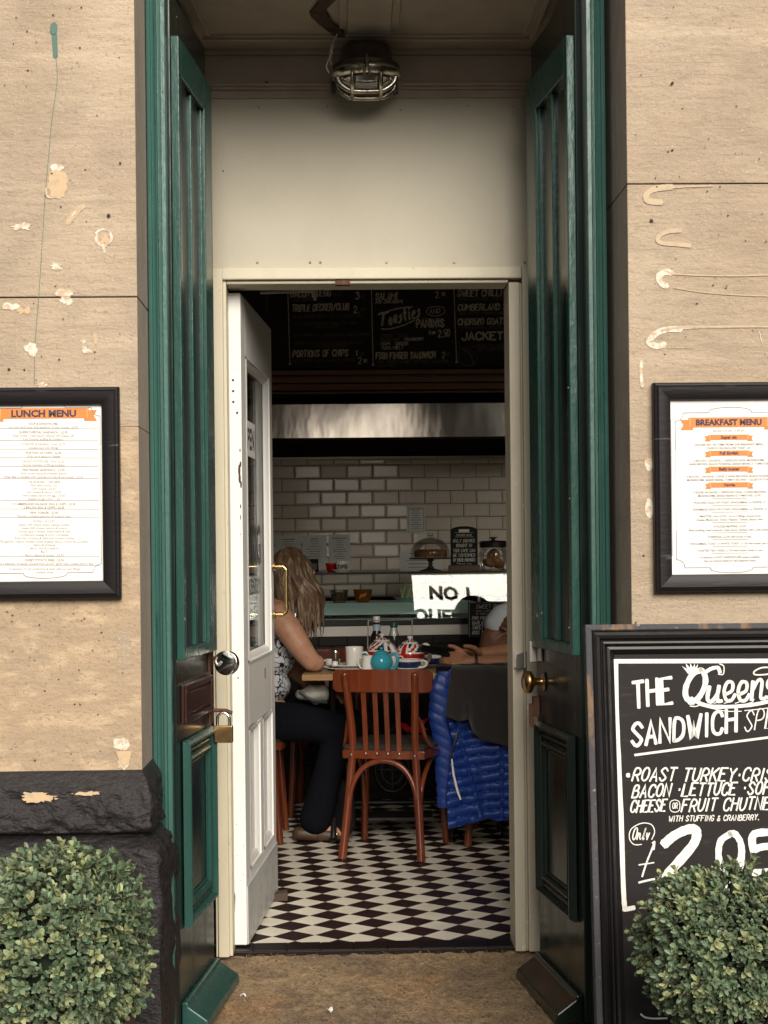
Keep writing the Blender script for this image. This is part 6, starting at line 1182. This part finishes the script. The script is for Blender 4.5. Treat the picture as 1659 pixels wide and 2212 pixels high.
def hand(mb, wrist, d, nrm, curl, side, s=1.0, spread=.10, thumb=(.6, .5)):   # d: along the hand, nrm: out of the back of the hand, side: +1/-1 where the thumb is
    w = Vector(wrist); d = Vector(d).normalized(); n = Vector(nrm); n = (n - d * n.dot(d)).normalized(); x = d.cross(n) * side
    T = Matrix.Translation(w) @ Matrix(((x.x, d.x, n.x), (x.y, d.y, n.y), (x.z, d.z, n.z))).to_4x4()
    mb.chain([((0, -.01, 0), .026 * s), ((0, .02 * s, 0), .024 * s)], T)
    for i, xx in enumerate((.029, .010, -.009, -.027)): mb.chain([((xx * .55 * s, .012 * s, 0), .0145 * s), ((xx * s, (.088 - .004 * abs(i - 1)) * s, .003 * s), .0115 * s)], T)
    for i, (xx, L) in enumerate(((.029, .072), (.010, .080), (-.009, .074), (-.027, .058))):
        p = Vector((xx, .088 - .004 * abs(i - 1), .002)) * s; a = curl[i] if isinstance(curl, (list, tuple)) else curl; ang = a * .55; pts = [(p, .0105 * s)]
        for sg, r_ in ((.46, .0096), (.31, .0088), (.25, .0078)):
            p = p + Vector((math.sin(spread * (1 - i * .66)) * .6, math.cos(ang), -math.sin(ang))) * (L * sg * s); pts.append((p.copy(), r_ * s)); ang += a
        mb.chain(pts, T)
    p = Vector((.024, .018, -.006)) * s; q = p + Vector((.024, .030, -.014 * thumb[0])) * s; r2 = q + Vector((.010, .030, -.016 * thumb[1])) * s; e = r2 + Vector((-.002, .024, -.012 * thumb[1])) * s
    mb.chain([(p, .015 * s), (q, .0125 * s), (r2, .0105 * s), (e, .0085 * s)], T)
# ---- woman at the left end of the table
wo = GT('person', 'blonde woman in a white and black floral top and dark jeans leaning her elbow on the table', 'person', (-.38, 7.05, 0)); wo['label'] = 'blonde person in a floral top and dark jeans, elbow leaning on the table'
O = Vector((-.38, 7.05, 0)); V = lambda x, y, z: Vector((x, y, z)) - O
b = MB(); hT = head(b, V(-.215, 7.07, 1.165), (.94, .25, -.12))
b.chain([(V(-.27, 7.06, 1.02), .055), (V(-.235, 7.06, 1.09), .048)])
for (z, x, rx, ry) in ((.56, -.37, .125, .165), (.68, -.355, .105, .14), (.80, -.335, .105, .135), (.90, -.315, .115, .15), (.98, -.295, .085, .165)): b.ell(V(x, 7.05, z), (rx, ry, .10), 20)
b.chain([(V(-.285, 6.90, 1.000), .062), (V(-.235, 6.87, .94), .060), (V(-.190, 6.86, .87), .053), (V(-.140, 6.87, .80), .043), (V(-.118, 6.88, .792), .038)])
b.chain([(V(-.124, 6.88, .792), .040), (V(-.145, 7.00, .79), .036), (V(-.175, 7.12, .785), .026)])
hand(b, V(-.178, 7.125, .786), (-.1, .99, .05), (.1, -.1, 1), .45, -1)
b.chain([(V(-.285, 7.20, 1.0), .055), (V(-.28, 7.28, .86), .047), (V(-.26, 7.28, .76), .040), (V(-.16, 7.24, .68), .034), (V(-.10, 7.2, .64), .026)]); hand(b, V(-.10, 7.2, .645), (.8, -.4, -.2), (0, 0, 1), .4, -1)
for y in (6.93, 7.17): b.chain([(V(-.36, y, .53), .08), (V(-.02, y, .49), .055), (V(-.14, y + .02, .12), .04)]); b.chain([(V(-.15, y + .01, .07), .036), (V(-.02, y - .01, .035), .026)])
b.build('body', 'skin', wo, mods=REMESH(.0065)); eyes(hT, wo)
b = MB()
for (z, x, rx, ry) in ((.55, -.37, .135, .172), (.68, -.352, .118, .150), (.80, -.330, .118, .145), (.885, -.308, .126, .158)): b.ell(V(x, 7.05, z), (rx, ry, .088), 24)
for y in (6.96, 7.14): b.chain([(V(-.24, y, .93), .030), (V(-.285, y, 1.03), .014), (V(-.34, y, .98), .016)])
b.build('top', 'floral', wo, mods=REMESH(.008, 4))
b = MB()
b.ell(V(-.39, 7.05, .53), (.125, .17, .09), 20)
for y, dx in ((6.92, 0), (7.17, .05)): b.chain([(V(-.36, y, .532), .095), (V(-.16, y - .01, .525), .085), (V(-.02 + dx, y - .01, .495), .070), (V(-.035 + dx, y, .42), .068), (V(-.075 + dx, y, .28), .066), (V(-.115 + dx, y + .01, .13), .074), (V(-.125 + dx, y + .01, .10), .076)])
b.build('jeans', 'jeans', wo, mods=REMESH(.009, 5))
for y, dx in ((6.93, 0), (7.18, .05)):
    b = MB(); b.chain([(V(-.20 + dx, y, .034), .032), (V(-.12 + dx, y, .028), .036), (V(-.06 + dx, y - .01, .024), .034), (V(-.03 + dx, y - .015, .020), .022)]); b.box(-.0, .001, 0, .001, 0, .001) if 0 else None
    b.v = [(p[0], p[1], max(.002, p[2])) for p in b.v]; b.build('shoe', 'shoe', wo, smooth=70); b = MB(); b.ell(V(-.035 + dx, y - .04, .035), (.010, .006, .009), 10); b.build('shoe_buckle', 'brass_lt', wo)
random.seed(17); b = MB(); hc = V(-.215, 7.07, 1.185)       # hair: a cap and many locks
b.ell(hc + Vector((-.012, -.003, .008)), (.100, .086, .092), 28)
for i in range(330):
    a = random.uniform(0, 2 * math.pi); fx, fy = math.cos(a), math.sin(a)
    if (fx > .45 and fy > -.35) or fx > .8: continue                     # leave the face free
    el = random.uniform(.25, 1.45); rx_, ry_, rz_ = .106, .094, .098
    p0 = hc + Vector((-.012 + rx_ * fx * math.cos(el), ry_ * fy * math.cos(el), .006 + rz_ * math.sin(el)))
    pm = hc + Vector((-.006 + rx_ * 1.12 * fx, ry_ * 1.12 * fy, -.02)); ze = random.uniform(.89, 1.0) if fx > -.1 else random.uniform(.90, 1.02)
    drift = .050 if fx > -.15 else .015; ph = random.uniform(0, 6); am = random.uniform(.006, .016)
    end = Vector((pm.x * .92 + (hc.x - .012) * .08 + drift + random.uniform(-.014, .014), pm.y * .96 + hc.y * .04 + random.uniform(-.012, .012) - .012, ze))
    m1 = pm + (end - pm) * .35 + Vector((am * math.sin(ph) + .012, am * math.cos(ph), 0)) + Vector((.014, 0, 0)); m2 = pm + (end - pm) * .7 + Vector((-am * math.sin(ph + 1) + .008, -am * math.cos(ph), 0))
    top = hc + Vector((-.01 + .06 * fx * .5, .05 * fy * .5, .103))
    P = cr([top, p0 * .5 + (hc + (p0 - hc) * 1.04) * .5, pm, m1, m2, end], 5); n = len(P); w0 = random.uniform(.006, .0115)
    b.tube(P, [w0 * (.5 + .5 * min(1, i_ / 5)) * (1 - .85 * max(0, (i_ / (n - 1) - .6) / .4) ** 1.5) for i_ in range(n)], 6, sq=.7)
b.build('hair', 'hair', wo, smooth=70)
t = GT('lap_bag', 'pale grey soft bag on the lap of the blonde person under the table edge', 'bag', (-.135, 6.88, .655), R(6)); b = MB(); b.ell((0, 0, .0), (.075, .05, .05), 24); b.v = [(p[0], p[1], p[2] * (.8 + .3 * math.sin(p[0] * 18)) + .006 * math.sin(p[0] * 90 + p[2] * 60)) for p in b.v]; b.build('bag', 'bag', t, smooth=70); b = MB(); b.tube(cr([(-.06, -.045, .02), (-.01, -.056, -.02), (.06, -.045, -.035)], 6), .006, 8); b.build('strap', 'slate', t, smooth=60)
# ---- person with the phone, right end of the table
pb = GT('person', 'tanned person with a dark bracelet holding a black phone over the table in both hands', 'person', (1.06, 7.0, 0)); O = Vector((1.06, 7.0, 0))
b = MB(); hT = head(b, V(1.10, 7.0, 1.20), (-.93, -.1, -.25)); b.chain([(V(1.17, 7.0, 1.04), .06), (V(1.13, 7.0, 1.12), .055)])
for (z, x, rx, ry) in ((.56, 1.24, .13, .18), (.70, 1.23, .12, .17), (.84, 1.21, .12, .175), (.96, 1.19, .10, .19)): b.ell(V(x, 7.0, z), (rx, ry, .11), 20)
b.chain([(V(1.16, 6.80, .98), .062), (V(1.08, 6.77, .87), .052), (V(.96, 6.79, .805), .046), (V(.74, 6.84, .785), .042), (V(.57, 6.86, .785), .029)])
hand(b, V(.562, 6.86, .790), (-.97, .02, .14), (.10, -.72, .62), [.75, .8, .85, .9], 1, 1.0, thumb=(-.9, -.5))
b.chain([(V(1.16, 7.19, .98), .062), (V(1.05, 7.16, .86), .05), (V(.86, 7.10, .825), .044), (V(.62, 6.99, .815), .030)])
hand(b, V(.615, 6.985, .816), (-.93, -.36, .06), (.1, .55, .8), [.6, .65, .7, .75], -1, 1.0, thumb=(-.5, -.2))
for y in (6.9, 7.1): b.chain([(V(1.22, y, .54), .085), (V(.80, y, .50), .06), (V(.84, y, .12), .042)]); b.chain([(V(.85, y, .07), .036), (V(.72, y, .03), .026)])
b.build('body', 'skin_tan', pb, mods=REMESH(.0045, 3)); eyes(hT, pb)
b = MB(); b.ell(V(1.115, 7.0, 1.235), (.102, .09, .085), 24); b.build('hair', 'hair_dark', pb, smooth=60)
b = MB()
for (z, x, rx, ry) in ((.56, 1.24, .14, .19), (.70, 1.23, .13, .18), (.84, 1.21, .13, .185), (.955, 1.19, .108, .198)): b.ell(V(x, 7.0, z), (rx, ry, .11), 20)
for y, e in ((6.80, (1.07, 6.775, .865)), (7.19, (1.045, 7.165, .855))): b.chain([(V(1.16, y, .98), .074), (V(*e), .062)])
b.build('shirt', 'leather', pb, mods=REMESH(.008, 4))
b = MB()
for y in (6.9, 7.1): b.chain([(V(1.23, y, .54), .1), (V(.80, y, .505), .072), (V(.84, y, .12), .062)])
b.build('trousers', 'jeans', pb, mods=REMESH(.009, 4))
for y in (6.9, 7.1): b = MB(); b.chain([(V(.88, y, .034), .034), (V(.72, y, .026), .030)]); b.v = [(p[0], p[1], max(.002, p[2])) for p in b.v]; b.build('shoe', 'leather', pb, smooth=70)
t = GT('bracelet', 'dark bracelet with a bright clasp on the wrist of the hand holding the phone', 'bracelet', (.585, 6.86, .785)); b = MB(); b.tube([(0, .036 * math.cos(R(a)), .036 * math.sin(R(a))) for a in range(0, 360, 15)], .006, 8, close=True); b.build('band', 'leather', t, smooth=60); b = MB(); b.ell((0, -.030, -.024), (.006, .004, .006), 8); b.build('clasp', 'chrome', t)
ph = W(945, 1400, 6.90); t = GT('phone', 'thin black phone held edge-on in the tanned hands', 'phone', (ph.x - .02, 6.88, ph.z - .008), 0); t.rotation_euler = (R(24), R(10), R(4)); b = MB(); b.box(-.055, .075, -.034, .034, -.004, .004); b.build('phone', 'phone', t, bevel=.003)
# ---- person with crossed arms in the pale shirt
pc = GT('person', 'dark-haired person in a pale blue shirt with a silver wristwatch, arms crossed on the table', 'person', (.99, 7.50, .02)); O = Vector((1.03, 7.52, 0))
b = MB(); hT = head(b, V(.96, 7.45, 1.185), (-.98, -.1, -.2)); b.chain([(V(1.0, 7.48, 1.02), .062), (V(.985, 7.46, 1.11), .058)])
for (z, x, rx, ry) in ((.56, 1.08, .13, .18), (.70, 1.06, .12, .17), (.84, 1.02, .12, .175), (.95, .99, .10, .19)): b.ell(V(x, 7.52, z), (rx, ry, .11), 20)
b.chain([(V(.95, 7.33, .985), .062), (V(.80, 7.30, .93), .054), (V(.735, 7.29, .85), .052), (V(.72, 7.29, .815), .046)]); b.chain([(V(.725, 7.29, .812), .048), (V(.86, 7.24, .835), .045), (V(.93, 7.33, .87), .030)])
hand(b, V(.93, 7.33, .872), (.55, .8, .25), (.7, -.5, .3), .5, 1)
b.chain([(V(.96, 7.71, .97), .06), (V(.86, 7.66, .86), .05), (V(.80, 7.60, .82), .045), (V(.775, 7.42, .875), .034), (V(.770, 7.36, .90), .030)]); hand(b, V(.77, 7.35, .902), (.06, -.75, .2), (-.85, -.1, .5), [.5, .55, .6, .65], -1)
for y in (7.42, 7.62): b.chain([(V(1.08, y, .54), .085), (V(.78, y, .50), .06), (V(.82, y, .12), .042)]); b.chain([(V(.83, y, .07), .036), (V(.7, y, .03), .026)])
b.build('body', 'skin_dark', pc, mods=REMESH(.005, 3)); eyes(hT, pc)
b = MB(); b.ell(V(.98, 7.455, 1.225), (.102, .09, .085), 24); b.build('hair', 'hair_dark', pc, smooth=60)
b = MB()
for (z, x, rx, ry) in ((.56, 1.08, .145, .19), (.70, 1.055, .14, .182), (.84, 1.01, .14, .188), (.95, .98, .115, .2)): b.ell(V(x, 7.52, z), (rx, ry, .11), 20)
b.chain([(V(.95, 7.33, .985), .082), (V(.79, 7.30, .938), .070), (V(.765, 7.30, .915), .066)]); b.chain([(V(.96, 7.71, .97), .076), (V(.87, 7.67, .87), .066)])
b.build('shirt', 'shirt', pc, mods=REMESH(.008, 4))
b = MB()
for y in (7.42, 7.62): b.chain([(V(1.09, y, .54), .1), (V(.78, y, .505), .072), (V(.82, y, .12), .062)])
b.build('trousers', 'jeans', pc, mods=REMESH(.009, 4))
for y in (7.42, 7.62): b = MB(); b.chain([(V(.86, y, .034), .034), (V(.70, y, .026), .030)]); b.v = [(p[0], p[1], max(.002, p[2])) for p in b.v]; b.build('shoe', 'leather', pc, smooth=70)
wp = W(1061, 1362, 7.30); t = GT('wristwatch', 'silver-faced wristwatch on a black strap on the crossed arms', 'watch', (.733, 7.345, .905)); t.rotation_euler = (R(-62), 0, R(8)); b = MB(); b.tube([(.042 * math.cos(R(a)), .042 * math.sin(R(a)), 0) for a in range(0, 360, 15)], .009, 8, close=True, sq=1.1); b.build('strap', 'leather', t, smooth=60)
b = MB(); b.lathe([(.017, 0), (.018, .004), (.017, .008), (1e-5, .0085)], 20, Matrix.Translation((-.032, -.033, 0)) @ Matrix.Rotation(R(-135), 4, 'Z') @ Matrix.Rotation(R(90), 4, 'Y')); b.build('face', 'chrome', t, smooth=40)
